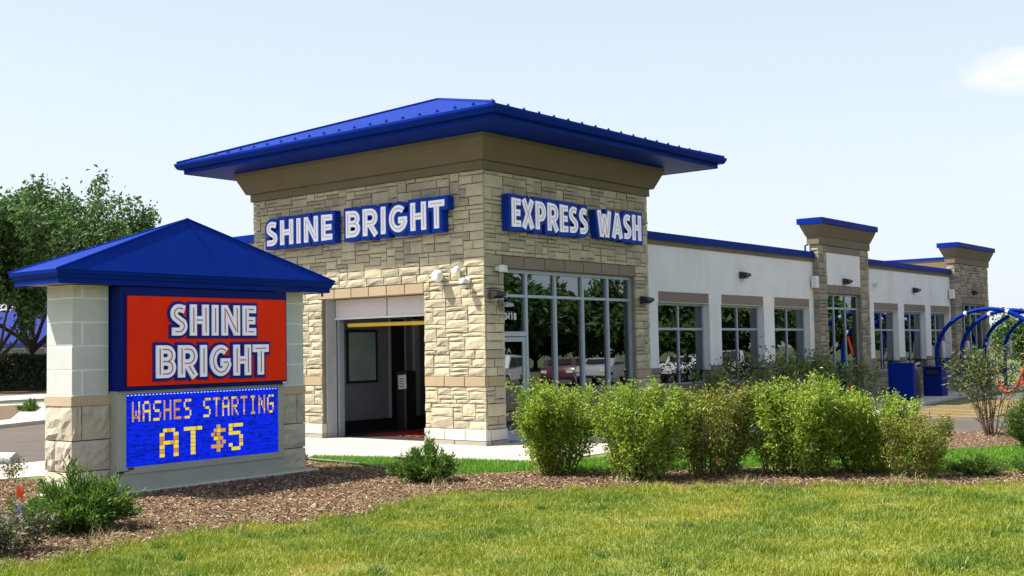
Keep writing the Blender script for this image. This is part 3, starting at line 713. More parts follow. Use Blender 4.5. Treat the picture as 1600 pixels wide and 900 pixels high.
word('EXPRESS', .66, 3.38, 4.46, 5.06, ws2, on_front, 'word_panel', WALLBLUE, LINEPINK, gap=.06, out=.27, sw=.222, proud=-.004)
word('WASH', 3.76, 5.58, 4.46, 5.06, ws2, on_front, 'word_panel', WALLBLUE, LINEPINK, gap=.06, out=.27, sw=.222, proud=-.004)
# house number on the transom pane
def digit(c):
    if c == '3': return [[(.05,.86),(.28,.92)]+arc(.24,.72,.2,.2,70,-80,8)+arc(.24,.28,.22,.24,80,-150,10)]
    if c == '4': return [[(.36,0),(.36,1),(.02,.32),(.5,.32)]]
    if c == '1': return [[(.1,.8),(.26,1),(.26,0)]]
    if c == '8': return [arc(.25,.74,.18,.2,-90,270,12), arc(.25,.27,.21,.25,-90,270,12)]
nb = MB()
for i, c in enumerate('3418'):
    for s_ in digit(c): ribbon(nb, [(.85+i*.105+p[0]*.15, 2.565+p[1]*.135) for p in s_], .026, yf+.048, yf+.0545)
nb.build('house_number', WHITEP, sf)

# ------------------------------------------------------------------ monument sign
ms = thing('monument_sign', 'freestanding roadside sign with red SHINE BRIGHT panel and blue message screen under a pyramid roof', 'sign', (-9.249,-.467,0), .026)
PD, PW, S2 = .658, .587, 4.229
# pillars: rock-faced blocks below, sawn blocks above
def rockblock(seed, m, x0, x1, y0, y1, z0, z1, nx=6, nz=5, amp=.04):
    """one quarry-faced block filling a pillar course, bulging on its outer faces"""
    r = random.Random(seed); b = MB()
    def grid(o, ux, uz, w, h, nrm):
        vs = []
        for j in range(nz+1):
            for i in range(nx+1):
                e = min(i, nx-i, j, nz-j); d = 0 if e == 0 else amp*r.uniform(.15, 1.0)
                p = Vector(o)+Vector(ux)*(w*(i+(r.uniform(-.3,.3) if e else 0))/nx)+Vector(uz)*(h*(j+(r.uniform(-.3,.3) if e else 0))/nz)+Vector(nrm)*d
                vs.append(p)
        b.add(vs, [(j*(nx+1)+i, j*(nx+1)+i+1, (j+1)*(nx+1)+i+1, (j+1)*(nx+1)+i) for j in range(nz) for i in range(nx)])
    grid((x0,y0,z0),(1,0,0),(0,0,1),x1-x0,z1-z0,(0,-1,0))
    grid((x0,y1,z0),(0,-1,0),(0,0,1),y1-y0,z1-z0,(-1,0,0))
    grid((x1,y0,z0),(0,1,0),(0,0,1),y1-y0,z1-z0,(1,0,0))
    b.add([(x0,y0,z1),(x1,y0,z1),(x1,y1,z1),(x0,y1,z1),(x0,y0,z0),(x1,y0,z0),(x1,y1,z0),(x0,y1,z0)], [(0,1,2,3),(2,6,7,3)])
    return b
gj = .008
for k, px0 in enumerate((0.0, S2-PW)):
    px1 = px0+PW
    core = MB(); core.box(px0+.03,px1-.03,.03,PD-.03,0,1.27); core.build('pillar_core', mat('dark_mortar', (.06,.055,.05), None, .9) if k == 0 else MATS['dark_mortar'], ms)
    cut = px0+(.15 if k == 0 else .40)
    rows = [(.02,.385),(.40,.785),(.80,1.262)] if k else [(.02,.36),(.375,.785),(.80,1.262)]
    for j, (z0, z1) in enumerate(rows):
        if j == 2: segs = [(px0, cut-gj, 0, PD), (cut+gj, px1, 0, PD)]
        elif j == 1 and k == 0: segs = [(px0, px1, 0, PD*.62), (px0, px1, PD*.62+.012, PD)]
        else: segs = [(px0, px1, 0, PD)]
        for i, (a, c, y0, y1) in enumerate(segs):
            rockblock(100+k*20+j*5+i, ROCKB, a, c, y0, y1, z0, z1).build('rockface_block', ROCKB, ms)
    MB().cbox(px0-.012,px1+.012,-.012,PD+.012,1.268,1.41,.008).build('cap_course', TANCAP, ms)
    MB().box(px0+.016,px1-.016,.016,PD-.016,1.41,2.93).build('joint_core', CMUJ, ms)
    zz = [1.415,1.76,2.092,2.422,2.752,2.925]
    for j in range(5):
        z0, z1 = zz[j]+.010, zz[j+1]-.010
        if j % 2 == 0: cs = [px0+.012, px0+.012+(PW-.024)*.27, px1-.012]
        else: cs = [px0+.012, px0+.012+(PW-.024)*.98, px1-.012]
        if j % 2: segs = [(px0+.012,px1-.012)]
        else: segs = [(cs[0],cs[1]-.010),(cs[1]+.010,cs[2])]
        for a, c in segs: MB().cbox(a,c,.012,PD-.012,z0,z1,.006).build('block', CMU, ms)
# concrete footing and pedestal
MB().cbox(-.08,S2+.10,-.23,PD+.1,-.05,.05,.02).build('footing', CONC, ms)
MB().box(PW-.02,S2-PW+.02,-.13,PD-.1,.045,.30).build('pedestal', SIGNGREY, ms)
# message screen in its grey frame
f = MB(); fx0, fx1, fz0, fz1 = .592,3.635,.285,1.448
f.box(fx0,.746,-.15,PD-.12,fz0,fz1); f.box(3.525,fx1,-.15,PD-.12,fz0,fz1); f.box(.746,3.525,-.15,PD-.12,fz0,.379); f.box(.746,3.525,-.15,PD-.12,1.405,fz1); f.box(.75,3.52,-.05,PD-.13,.379,1.405)
led = f.build('screen_frame', SIGNGREY, ms)
scr = MB(); nx, nz_ = 60, 22
rl = random.Random(3)
sm = bpy.data.materials.new('screen_blue'); sm.use_nodes = True; MATS['screen_blue'] = sm
t = sm.node_tree; P = t.nodes['Principled BSDF']; P.inputs['Base Color'].default_value = (.002,.003,.03,1); P.inputs['Roughness'].default_value = .5
geo = N('ShaderNodeTexCoord', t); mpn = N('ShaderNodeMapping', t); mpn.inputs['Scale'].default_value = (9, 9, 34); n1 = N('ShaderNodeTexNoise', t); n1.inputs['Scale'].default_value = 1.3; n1.inputs['Detail'].default_value = 3
t.links.new(geo.outputs['Object'], mpn.inputs['Vector']); t.links.new(mpn.outputs['Vector'], n1.inputs['Vector'])
rp = N('ShaderNodeValToRGB', t); rp.color_ramp.elements[0].color = (.001,.008,.26,1); rp.color_ramp.elements[1].color = (.001,.018,.72,1); rp.color_ramp.elements[0].position = .36; rp.color_ramp.elements[1].position = .56
t.links.new(n1.outputs['Fac'], rp.inputs['Fac']); t.links.new(rp.outputs['Color'], P.inputs['Emission Color']); P.inputs['Emission Strength'].default_value = .62; P.inputs['Specular IOR Level'].default_value = .08
MB().box(.748,3.523,-.135,-.05,.381,1.403).build('screen', sm, led)
AMB = [mat('amber_led', (.2,.1,.01), None, .5, emit=(.30,.165,.004,1.0)), mat('yellow_led', (.2,.15,.01), None, .5, emit=(.43,.33,.004,1.0)), mat('orange_led', (.2,.08,.01), None, .5, emit=(.27,.115,.005,1.0)), mat('dim_led', (.05,.03,.06), None, .5, emit=(.05,.02,.10,.6))]
FONT = {'W':'10001 10001 10001 10101 10101 11011 10001','A':'01110 10001 10001 11111 10001 10001 10001','S':'01111 10000 10000 01110 00001 00001 11110','H':'10001 10001 10001 11111 10001 10001 10001',
        'E':'11111 10000 10000 11110 10000 10000 11111','T':'11111 00100 00100 00100 00100 00100 00100','R':'11110 10001 10001 11110 10100 10010 10001','I':'01110 00100 00100 00100 00100 00100 01110','N':'10001 11001 10101 10101 10011 10001 10001','G':'01111 10000 10000 10111 10001 10001 01110',
        '$':'00100 01111 10100 01110 00101 11110 00100','5':'11111 10000 11110 00001 00001 10001 01110'}
def led_text(b, s_, xs, z0, z1, w, bold=False):
    for c, x0 in zip(s_, xs):
        if c == ' ': continue
        rows = FONT[c].split(); pw = w/5; ph = (z1-z0)/7; base = rl.choice([0,0,1,2]) if not bold else rl.choice([1,1,0])
        for j, row in enumerate(rows):
            for i, q in enumerate(row):
                if q == '1':
                    a = x0+i*pw; z = z1-(j+1)*ph; g = .10*pw
                    mi = base if rl.random() < .6 else rl.choice([0,1,2])
                    b.box(a-(.18*pw if bold else -g*.3),a+pw+(.18*pw if bold else -g*.3),-.1385-rl.random()*.0004,-.1352,z+.06*ph,z+ph-.06*ph,mi)
txt = 'WASHES STARTING'; pit = (3.43-.84)/14.75
for k, c in enumerate(txt):
    if c != ' ':
        lt = MB(); led_text(lt, c, [.85+k*pit], 1.005, 1.295, pit*.74); lt.build('character', AMB, led, fixn=False)
for c, x0, w in (('A',1.32,.30),('T',1.74,.30),('$',2.23,.25),('5',2.56,.25)):
    lt = MB(); led_text(lt, c, [x0], .47, .885, w, True); lt.build('character', AMB, led, fixn=False)
b = MB()
for i in range(46): b.box(.77+i*.06,.77+i*.06+.028,-.1375,-.135,1.378,1.390)
b.build('screen_dashes', mat('pale_led', (.2,.2,.25), None, .5, emit=(.45,.55,.95,.8)), led)
b = MB(); b.box(.60,.70,-.165,-.15,.30,.335); b.box(.78,.86,-.165,-.15,.345,.375); b.box(.70,.78,-.16,-.15,.325,.333); b.build('latch', BLACK, led)
# sign cabinet
c = MB(); c.cbox(.600,3.651,-.20,PD-.1,1.45,2.925,.012)
c.box(.600,.66,-.215,-.20,1.455,2.92); c.box(.66,3.651,-.215,-.20,2.80,2.92); c.box(.66,3.651,-.215,-.20,1.455,1.505); c.box(3.632,3.651,-.215,-.20,1.505,2.80)
cab = c.build('sign_cabinet', BLUED, ms)
fp = MB().cbox(.716,3.626,-.238,-.20,1.513,2.793,.012).build('sign_face', SIGNRED, cab)
def on_sign(o): o.matrix_local = Matrix.Translation((0,-.238,0))
word('SHINE', 1.40, 2.98, 2.225, 2.685, cab, on_sign, 'word_panel', SIGNBLUE, LINERED, out=.19, depth=.012, proud=.0, sw=.25)
word('BRIGHT', 1.15, 3.23, 1.615, 2.085, cab, on_sign, 'word_panel', SIGNBLUE, LINERED, out=.19, depth=.012, proud=.0, sw=.25)
MB().box(3.652,3.675,-.19,-.15,2.06,2.16).box(3.56,3.64,-.222,-.2151,1.46,1.49).build('cabinet_clip', WHITEP, cab)
# roof of the sign
E0, E1, F0, F1 = -.42, 4.63, -.315, .90
zb, zt = 2.93, 3.115
rc = [(E0,F0,zt),(E1,F0,zt),(E1,F1,zt),(E0,F1,zt)]; ap = Vector((2.13,.30,4.02))
b = MB(); b.add(rc+[tuple(ap)], [(0,1,4),(1,2,4),(2,3,4),(3,0,4)])
for q in rc: b.tube([Vector(q)+Vector((0,0,.004)), ap+Vector((0,0,.004))], .016, 6)
b.tube([Vector((2.36,F0,zt+.006)), ap+Vector((0,-.01,.0))], .012, 6)
b.lathe((ap.x,ap.y,ap.z-.01), [(.03,0),(.025,.02),(.004,.035)], 8)
srf = b.build('sign_roof', BLUE, ms)
b = MB(); RS_ = (E0+.06,E1-.06,F0+.06,F1-.06)
b.ring(RS_, [(-.03,zb),(.0,zb),(.0,zb+.075),(.02,zb+.08),(.03,zt-.07),(.05,zt-.045),(.058,zt-.004),(-.03,zt-.004)])
b.build('sign_fascia', BLUE, srf)
b = MB(); b.add([(RS_[0],RS_[2],zb+.012),(RS_[1],RS_[2],zb+.012),(RS_[1],RS_[3],zb+.012),(RS_[0],RS_[3],zb+.012)], [(0,3,2,1)]); b.build('sign_soffit', TANBLK, srf, fixn=False)
MB().tube([(E1-.14,F0+.16,zb+.01),(E1-.14,F0+.16,zb-.06)], .018, 8).build('soffit_pin', BLACK, srf)

# ------------------------------------------------------------------ lamps and cameras on the walls
def wallpack(x, y, z, label):
    t = thing('wall_lamp', label, 'wall lamp', (x,y,z), 0, 'black wall lamps on the facade')
    b = MB(); b.add([(-.16,0,-.10),(.16,0,-.10),(.16,0,.10),(-.16,0,.10),(-.15,-.20,-.02),(.15,-.20,-.02),(.15,-.20,.045),(-.15,-.20,.045)], [(0,3,2,1),(4,5,6,7),(0,1,5,4),(1,2,6,5),(2,3,7,6),(3,0,4,7)])
    b.build('housing', BLACK, t); MB().box(-.12,.12,-.17,-.03,-.098,-.085).build('lens', JAMB, t); MB().box(-.08,.08,-.0,.03,-.06,.06).build('bracket', BLACK, t)
    return t
wallpack(.25,-.06,3.05,'black wall lamp on the tower stone left of the storefront, nearest the corner')
wallpack(5.88,-.06,3.06,'black wall lamp on the tower stone right of the storefront')
wallpack(11.55,.27,3.90,'black wall lamp high on the white wall above three windows beside the tower')
wallpack(18.2,.07,3.94,'black wall lamp on the white panel of the middle stone bay')
wallpack(25.0,.27,3.86,'black wall lamp on the white wall of the far wing')
wallpack(31.2,.07,3.92,'black wall lamp on the far stone bay')
def cam_dome(x, y, z, face, label, r=.085):
    t = thing('security_camera', label, 'security camera', (x,y,z), -math.pi/2 if face == 'left' else 0, 'white security cameras on the tower')
    b = MB(); b.lathe((0,0,0), [(.06,.03),(.06,-.02),(.045,-.03)], 12, axis='y'); b.tube([(0,-.02,.0),(0,-.10,.02),(0,-.13,-.02)], .022, 8); b.build('mount', WHITEP, t, smooth=True)
    MB().lathe((0,-.13,-.03), [(.02,.07),(r*.8,.055),(r,.02),(r,-.045)], 16).build('housing', WHITEP, t, smooth=True)
    MB().lathe((0,-.13,-.03), [(r,-.046),(r*.95,-.066),(r*.9,-.07)], 16).build('ring', BLACK, t, smooth=True)
    MB().lathe((0,-.13,-.03), [(r*.85,-.07),(r*.7,-.115),(r*.35,-.145),(.005,-.15)], 16).build('dome', WHITEP, t, smooth=True)
    return t
cam_dome(-.05,.38,3.36,'left','white dome camera with dark ring on the sunlit stone, nearest the tower corner')
t = thing('floodlight', 'round white lamp head with cable below on sunlit stone right of the vehicle doorway', 'lamp', (-.06,1.12,3.46))
MB().lathe((-.10,0,.02), [(.0,-.10),(.09,-.085),(.125,-.03),(.13,.02),(.11,.07),(.05,.10)], 18, axis='x').build('housing', WHITEP, t, smooth=True)
MB().tube([(.05,0,0),(-.05,0,.0)], .05, 10).build('mount', WHITEP, t); MB().lathe((0,-.02,-.27), [(.03,0),(.035,.03),(.03,.10),(.012,.12)], 10).build('sensor', WHITEP, t, smooth=True); MB().tube([(-.02,0,-.05),(-.01,-.01,-.12),(.0,-.02,-.18)], .012, 6).build('cable', WHITEP, t)
t = thing('floodlight', 'small round white lamp head between the larger one and the dome camera', 'lamp', (-.05,.62,3.57))
MB().lathe((-.07,0,0), [(.0,-.07),(.06,-.06),(.085,-.015),(.085,.02),(.06,.06),(.02,.08)], 16, axis='x').build('housing', WHITEP, t, smooth=True); MB().tube([(.05,0,0),(-.03,0,0)], .03, 8).build('mount', WHITEP, t)
t = thing('security_camera', 'white bullet camera on shaded stone above the storefront corner', 'security camera', (.42,-.06,3.58), .35, 'white security cameras on the tower')
MB().cbox(-.09,.15,-.14,-.02,-.06,.08,.015).build('housing', WHITEP, t); MB().box(-.04,.04,-.02,.06,-.03,.05).build('mount', WHITEP, t); MB().lathe((.16,-.08,.01),[(.045,-.012),(.045,.012)],12,axis='x').build('lens', BLACK, t)
t = thing('door_lamp', 'small pale dome lamp beside the house number pane', 'lamp', (.6,-.02,2.84))
MB().lathe((.0,-.12,0), [(.02,.06),(.10,.04),(.125,-.01),(.10,-.03)], 14).build('shade', ALU, t, smooth=True); MB().tube([(-.06,.05,.02),(-.06,-.05,.05),(.0,-.12,.06)], .018, 6).build('arm', ALU, t); MB().cbox(-.16,-.02,-.02,.06,-.12,.12,.01).build('back_box', BROWNBLK, t)
for x, y, z, lb in ((16.12,.28,3.85,'white speaker box on the wall beside the middle stone bay'), (28.85,.28,3.80,'white speaker box on the wall beside the far stone bay')):
    t = thing('speaker_box', lb, 'speaker', (x,y,z), 0, 'white boxes on the wing wall')
    MB().cbox(-.11,.11,-.20,-.02,-.17,.20,.02).build('housing', WHITEP, t); MB().box(-.04,.04,-.02,.05,-.08,.08).build('mount', JAMB, t)
t = thing('security_camera', 'small white camera on the far wing beside the middle stone bay', 'security camera', (21.2,.28,3.95))
MB().cbox(-.10,.16,-.16,-.06,-.05,.07,.015).build('housing', WHITEP, t); MB().tube([(0,.05,.0),(0,-.1,.0)], .025, 8).build('mount', WHITEP, t)

# kiosk with notice inside the doorway
t = thing('pay_kiosk', 'dark narrow kiosk with a white notice standing inside the vehicle doorway', 'kiosk', (2.62,4.75,.02))
MB().cbox(-.20,.20,-.16,.16,0,1.45,.03).build('cabinet', BLACK, t)
nt_ = MB(); nt_.add([(-.22,.05,1.00),(-.20,-.20,1.02),(-.215,-.20,1.36),(-.235,.05,1.34),(-.212,.05,1.0),(-.192,-.2,1.02),(-.207,-.2,1.36),(-.227,.05,1.34)], [(0,1,2,3),(7,6,5,4),(0,4,5,1),(1,5,6,2),(2,6,7,3),(3,7,4,0)]); pn = nt_.build('notice', WHITEP, t)
b = MB()
for k in range(4): b.box(-.237,-.2365,-.14,.0,1.07+k*.06,1.085+k*.06)
b.build('print', BLACK, pn)

# ------------------------------------------------------------------ vacuum yard at the right
HOSE = mat('red_hose', (.52,.035,.012), (.45,.03,.01), .5, 5); HOSEB = mat('blue_hose', (.02,.07,.45), None, .5)
def vac_arch(X, label):
    t = thing('vacuum_arch', label, 'vacuum arch', (X,-.3,0.02), 0, 'blue vacuum arches in a row')
    pts = [(0,0,.0),(0,0,.5),(0,0,1.0),(0,0,1.45)]+[(0,-1.85+1.85*math.cos(a),1.45+1.62*math.sin(a)) for a in np.linspace(.12,math.pi-.12,22)]+[(0,-3.7,1.4),(0,-3.7,.7),(0,-3.7,0)]
    MB().tube(pts, .075, 10).build('tube', BLUE, t, smooth=True)
    MB().cbox(-.22,.22,-.18,.18,0,.05,.01).build('base_plate', BLACK, t); MB().cbox(-.22,.22,-3.88,-3.52,0,.05,.01).build('base_plate', BLACK, t)
    for a in (1.15,1.95):
        y, z = -1.85+1.85*math.cos(a), 1.45+1.62*math.sin(a); d = Vector((0,-1.85*math.sin(a),1.62*math.cos(a))).normalized()*.05
        MB().tube([(0,y-d.y,z-d.z),(0,y+d.y,z+d.z)], .088, 10).build('coupling', WHITEP, t, smooth=True)
    hp = [(0,-3.45,2.30),(0,-3.38,1.95),(-.05,-3.18,1.3),(-.1,-2.95,.65),(-.12,-2.75,.25),(-.08,-2.5,.10),(.0,-2.25,.22),(.05,-2.15,.55)]
    hs = []
    for i in range(len(hp)-1):
        a = [Vector(hp[max(0,min(len(hp)-1,i+k))]) for k in (-1,0,1,2)]
        for q in range(5):
            u = q/5; hs.append(.5*((2*a[1])+(a[2]-a[0])*u+(2*a[0]-5*a[1]+4*a[2]-a[3])*u*u+(3*a[1]-a[0]-3*a[2]+a[3])*u**3))
    MB().tube(hs, .055, 8).build('hose', HOSE, t, smooth=True)
    MB().lathe((0,-3.45,2.28), [(.08,.0),(.09,.1),(.07,.18)], 10).build('hose_fitting', WHITEP, t, smooth=True)
    MB().lathe((.12,-.20,1.30), [(.05,0),(.075,.03),(.075,.55),(.05,.62),(.02,.66)], 12).build('nozzle_holder', mat('pale_pink', (.62,.5,.5), None, .5) if 'pale_pink' not in MATS else MATS['pale_pink'], t, smooth=True)
    h2 = [(.12,-.2,1.3),(.18,-.3,.9),(.1,-.42,.6),(.0,-.3,.5),(.05,-.2,.9)]
    MB().tube(h2, .04, 8).build('hose', HOSEB, t, smooth=True)
    MB().cbox(-.16,.16,-.02,.24,.55,.95,.02).build('vacuum_motor', BLUED, t)
    return t
va = vac_arch(25.5, 'nearest blue vacuum arch, foot beside the blue bin, with red hose')
for X, lb in ((28.3,'second blue vacuum arch behind the nearest one'),(31.1,'third blue vacuum arch in the row'),(33.9,'farthest blue vacuum arch of the row')):
    o = dup_tree(va); o.location.x = X; o['label'] = lb
t = thing('vending_cabinet', 'tall flat blue cabinet panel standing on the walk before the far windows', 'cabinet', (20.25,-.9,.02))
MB().cbox(-.10,.12,-.42,.42,.06,1.24,.015).build('body', BLUE, t); MB().box(-.07,.09,-.38,.38,0,.06).build('foot', BLACK, t); MB().box(-.112,-.10,-.34,.34,.16,1.16).build('front_panel', BLUE, t); MB().cbox(.12,.42,-.25,.25,.03,1.05,.02).build('rear_box', BLUED, t)
t = thing('litter_bin', 'dark blue square bin between the cabinet and the vacuum arch', 'bin', (23.9,-.75,.02))
MB().cbox(-.30,.30,-.33,.33,.0,.98,.02).build('body', BLUED, t); MB().cbox(-.32,.32,-.35,.35,.985,1.05,.02).build('lid', BLUED, t); MB().box(-.36,-.33,-.2,.2,.78,.92).build('flap', BLACK, t)
t = thing('vacuum_drum', 'dark ribbed drum beside the blue cabinet', 'vacuum', (22.1,-.62,.02))
MB().lathe((0,0,0), [(.20,0),(.24,.03),(.24,.3),(.25,.31),(.25,.34),(.24,.35),(.24,.8),(.20,.92),(.05,.98)], 16).build('drum', BLACK, t, smooth=True); MB().tube([(0,0,.95),(0,-.1,1.15),(.1,-.2,1.2)], .05, 8).build('spout', JAMB, t)

# ------------------------------------------------------------------ far left: neighbouring building
nb_ = thing('neighbour_building', 'low tan building with wide blue awning roof far behind the hedge', 'building', (27,66,0))
MB().box(0,14,-12,30,0,3.3).build('wall', TANBLK, nb_)
b = MB(); b.add([(-1.2,-13,3.05),(15,-13,3.05),(15,31,3.05),(-1.2,31,3.05),(3.2,-9,5.9),(11,-9,5.9),(11,27,5.9),(3.2,27,5.9)], [(0,1,5,4),(1,2,6,5),(2,3,7,6),(3,0,4,7),(4,5,6,7),(3,2,1,0)]); nr = b.build('roof', BLUED, nb_)
MB().box(-1.24,-1.2,-13,31,2.85,3.1).build('fascia', BLUED, nr)
for y in (-9.5,-6.6,-3.7,-.8,2.1,5.0,7.9,10.8):
    f = MB(); f.box(-.06,.02,y-.06,y+.03,1.7,2.75); f.box(-.06,.02,y+2.07,y+2.16,1.7,2.75); f.box(-.06,.02,y+.03,y+2.07,2.66,2.75); f.box(-.06,.02,y+.03,y+2.07,1.7,1.79)
    w = f.build('window', WHITEP, nb_); MB().box(-.03,-.01,y+.03,y+2.07,1.79,2.66).build('pane', mat('dark_pane', (.02,.022,.025), None, .1) if 'dark_pane' not in MATS else MATS['dark_pane'], w)

# ------------------------------------------------------------------ plants
def leaf_arrays(C, D, Ls, Ws, rng, fold=.25):
    """diamond leaves, folded along the midrib: centre base C, direction D, lengths, widths -> V,F"""
    n = len(C); D = D/np.linalg.norm(D, axis=1, keepdims=True)
    r = rng.normal(size=(n,3)); S = np.cross(D, r); S /= np.linalg.norm(S, axis=1, keepdims=True)+1e-9
    U = np.cross(S, D); Ls = np.asarray(Ls).reshape(-1,1); Ws = np.asarray(Ws).reshape(-1,1)
    a = C; t = C+D*Ls - U*Ls*.12; m = C+D*Ls*.45
    l = m+S*Ws*.5+U*Ws*fold; q = m-S*Ws*.5+U*Ws*fold
    V = np.stack([a,l,t,q], 1).reshape(-1,3)
    i = np.arange(n)*4
    F = np.concatenate([np.stack([i,i+1,i+2],1), np.stack([i,i+2,i+3],1)])
    return V, F
def shrub(name, label, group, loc, h, rad_top, rad_bot, n_stem, n_leaf, leaf, lm, tm, seed, top=.55, cat='shrub', ragged=.18, bare=-.04, droop=.2, parts=('foliage','stems')):
    """many-stemmed bush: stems fan from the base, leaves sit along the upper stems and side twigs"""
    rng = np.random.default_rng(seed); t = thing(name, label, cat, (loc[0],loc[1],loc[2] if len(loc) > 2 else .01), 0, group)
    b = MB(); tips = []; segs = []
    for k in range(n_stem):
        a = rng.uniform(0,2*math.pi); q = math.sqrt(rng.uniform(.02,1)); hh = h*(1-ragged*rng.random())*(1-.18*q*q)
        p0 = np.array([math.cos(a)*rad_bot*q, math.sin(a)*rad_bot*q, 0]); lob = 1+.22*math.sin(2.3*a+seed*1.7)+.12*math.sin(5*a+seed); p3 = np.array([math.cos(a)*rad_top*q*lob, math.sin(a)*rad_top*q*lob, hh*(1+.07*math.sin(3*a+seed*2.1))])
        pm = p0*.55+p3*.45+np.array([0,0,h*.10])+rng.normal(size=3)*.03
        P = [p0, (p0+pm)/2+rng.normal(size=3)*.02, pm, (pm+p3)/2+rng.normal(size=3)*.03, p3]
        b.tube([tuple(x) for x in P], .0058*max(.6,h), 4, cap=False, taper=.3)
        for i in range(4): segs.append((P[i],P[i+1]))
        for j in range(rng.integers(2,5)):
            u = rng.uniform(.12,.95)*4; i = min(3,int(u)); s0 = P[i]+(P[i+1]-P[i])*(u-i)
            dv = np.array([math.cos(a+rng.normal()*1.0),math.sin(a+rng.normal()*1.0),rng.uniform(.1,1.0)]); dv /= np.linalg.norm(dv)
            s1 = s0+dv*h*rng.uniform(.10,.22); b.tube([tuple(s0),tuple(s1)], .004*max(.6,h), 3, cap=False); segs.append((s0,s1))
    S0 = np.array([s[0] for s in segs]); S1 = np.array([s[1] for s in segs]); zz_ = (S0[:,2]+S1[:,2])/2/h; wts = np.clip((zz_-bare)*2.6, .0, 1.0)+.05*(zz_ > bare*.5); wts = wts/wts.sum()
    # clumps give light and dark masses
    id_ = rng.choice(len(segs), n_leaf, p=wts); u = rng.random((n_leaf,1)); C = S0[id_]+(S1[id_]-S0[id_])*u + rng.normal(size=(n_leaf,3))*leaf*.75
    out = C*np.array([1,1,.0]); out /= np.linalg.norm(out, axis=1, keepdims=True)+1e-6
    D = out*.8+rng.normal(size=(n_leaf,3))*.75+np.array([0,0,.25-droop])
    keep = C[:,2] > .03
    C = C[keep]; D = D[keep]; n = len(C)
    V, F = leaf_arrays(C, D, leaf*rng.uniform(.6,1.25,n), leaf*.42*rng.uniform(.7,1.2,n), rng)
    npmesh(parts[0], V, F, lm, t); b.build(parts[1], tm, t, fixn=False)
    return t
GB = 'leafy shrubs in a row along the mulch bed'
shrub('leafy_shrub','yellow green vase shaped shrub at the left end of the row, before the entrance',GB,(-3.45,-4.33),1.44,.70,.27,50,16500,.062,LEAF,TWIG,1)
shrub('leafy_shrub','second shrub from the left of the row, dense and green, below the storefront',GB,(-3.54,-5.9),1.43,.73,.36,56,17500,.06,LEAF,TWIG,2)
shrub('leafy_shrub','bronze tinted twiggy shrub between two greener ones in the row',GB,(-2.35,-6.45),1.38,.75,.38,58,15000,.056,LEAFB,TWIG,3)
shrub('leafy_shrub','broad bright yellow green shrub before the middle windows, fourth in the row',GB,(-1.67,-7.45),1.46,.86,.48,66,21500,.062,LEAF,TWIG,4)
shrub('leafy_shrub','paler green shrub beside the broad one towards the right end of the row',GB,(-.95,-8.25),1.25,.68,.36,50,14500,.06,LEAF,TWIG,5)
shrub('leafy_shrub','low brownish twiggy shrub at the right end of the row',GB,(-1.25,-9.05),.95,.50,.27,46,5800,.054,LEAFB,TWIG,6)
shrub('leafy_shrub','green shrub half hidden behind the gap of the two leftmost shrubs',GB,(-2.25,-4.95),1.25,.45,.18,26,2600,.075,LEAFS,TWIG,7)
GS = 'young saplings before the wing windows'
for i, (x, h, r, lb) in enumerate(((8.3,1.45,.55,'low loose sapling before the first window of the white wing'),(10.6,1.95,.75,'leafy sapling before the white pier between first and second window'),(12.3,1.80,.6,'sapling before the second window of the white wing'),(14.6,1.95,.62,'slender sapling before the third window of the white wing'),(16.0,1.55,.7,'bushy sapling before the left pier of the middle stone bay'),(17.9,1.45,.6,'sapling before the glass of the middle stone bay'))):
    shrub('sapling', lb, GS, (x,-.45 if i < 5 else -.55,.11), h, r, .12, 9, 460, .14, LEAFS, TWIG, 20+i, bare=.2, ragged=.3, cat='sapling')
def juniper(name, label, group, loc, h, r, n_br, n_need, ln, lm, seed, spread=1.0, cat='shrub', upright=.5):
    """dense evergreen: branches radiate from the base, each a plume of fine needles"""
    rng = np.random.default_rng(seed); t = thing(name, label, cat, (loc[0],loc[1],.01), 0, group)
    b = MB(); C = []; D = []
    per = max(1, n_need//n_br)
    for k in range(n_br):
        a = rng.uniform(0,2*math.pi); q = math.sqrt(rng.random()); el = (1-q*.75)
        end = np.array([math.cos(a)*r*q*1.02, math.sin(a)*r*q*1.02, h*(upright*el+(1-upright)*rng.uniform(.25,1)*(1-.35*q))])*rng.uniform(.78,1.08)
        end[2] = max(.06, end[2])
        mid = end*np.array([.55,.55,.38])+np.array([0,0,.02])
        b.tube([(0,0,0), tuple(mid), tuple(end)], .008, 4, cap=False, taper=.4)
        u = rng.uniform(.25,1.02,(per,1)); P = mid*(2*u*(1-u))+end*u*u
        tang = (2*mid*(1-2*u)+2*end*u); tang /= np.linalg.norm(tang,axis=1,keepdims=True)+1e-6
        C.append(P+rng.normal(size=(per,3))*h*.035); D.append(tang*.9+rng.normal(size=(per,3))*.5)
    C = np.concatenate(C); D = np.concatenate(D); k = C[:,2] > .0; C = C[k]; D = D[k]; n = len(C)
    V, F = leaf_arrays(C, D, ln*rng.uniform(.6,1.3,n), ln*.20*rng.uniform(.7,1.3,n), rng, .1)
    npmesh('foliage', V, F, lm, t); b.build('branches', TWIG, t, fixn=False)
    return t
juniper('juniper','spreading dark green juniper in front of the left pillar of the roadside sign',None,(-10.7,-3.1),.78,.66,110,15000,.085,NEEDLE,31,upright=.6)
juniper('juniper','upright spiky dark juniper in the mulch between the roadside sign and the leafy shrubs',None,(-5.2,-3.25),.66,.52,80,9500,.085,NEEDLE,32,upright=.85)
juniper('juniper','small dark juniper peeping out behind the right pillar of the roadside sign',None,(-4.75,.45),.42,.4,40,3000,.07,NEEDLE,33)
juniper('low_evergreen','low rounded dark evergreen at the right, left one of two',"low evergreens by the right edge",(-.55,-9.75),.36,.46,110,8000,.05,NEEDLE,34,upright=.35)
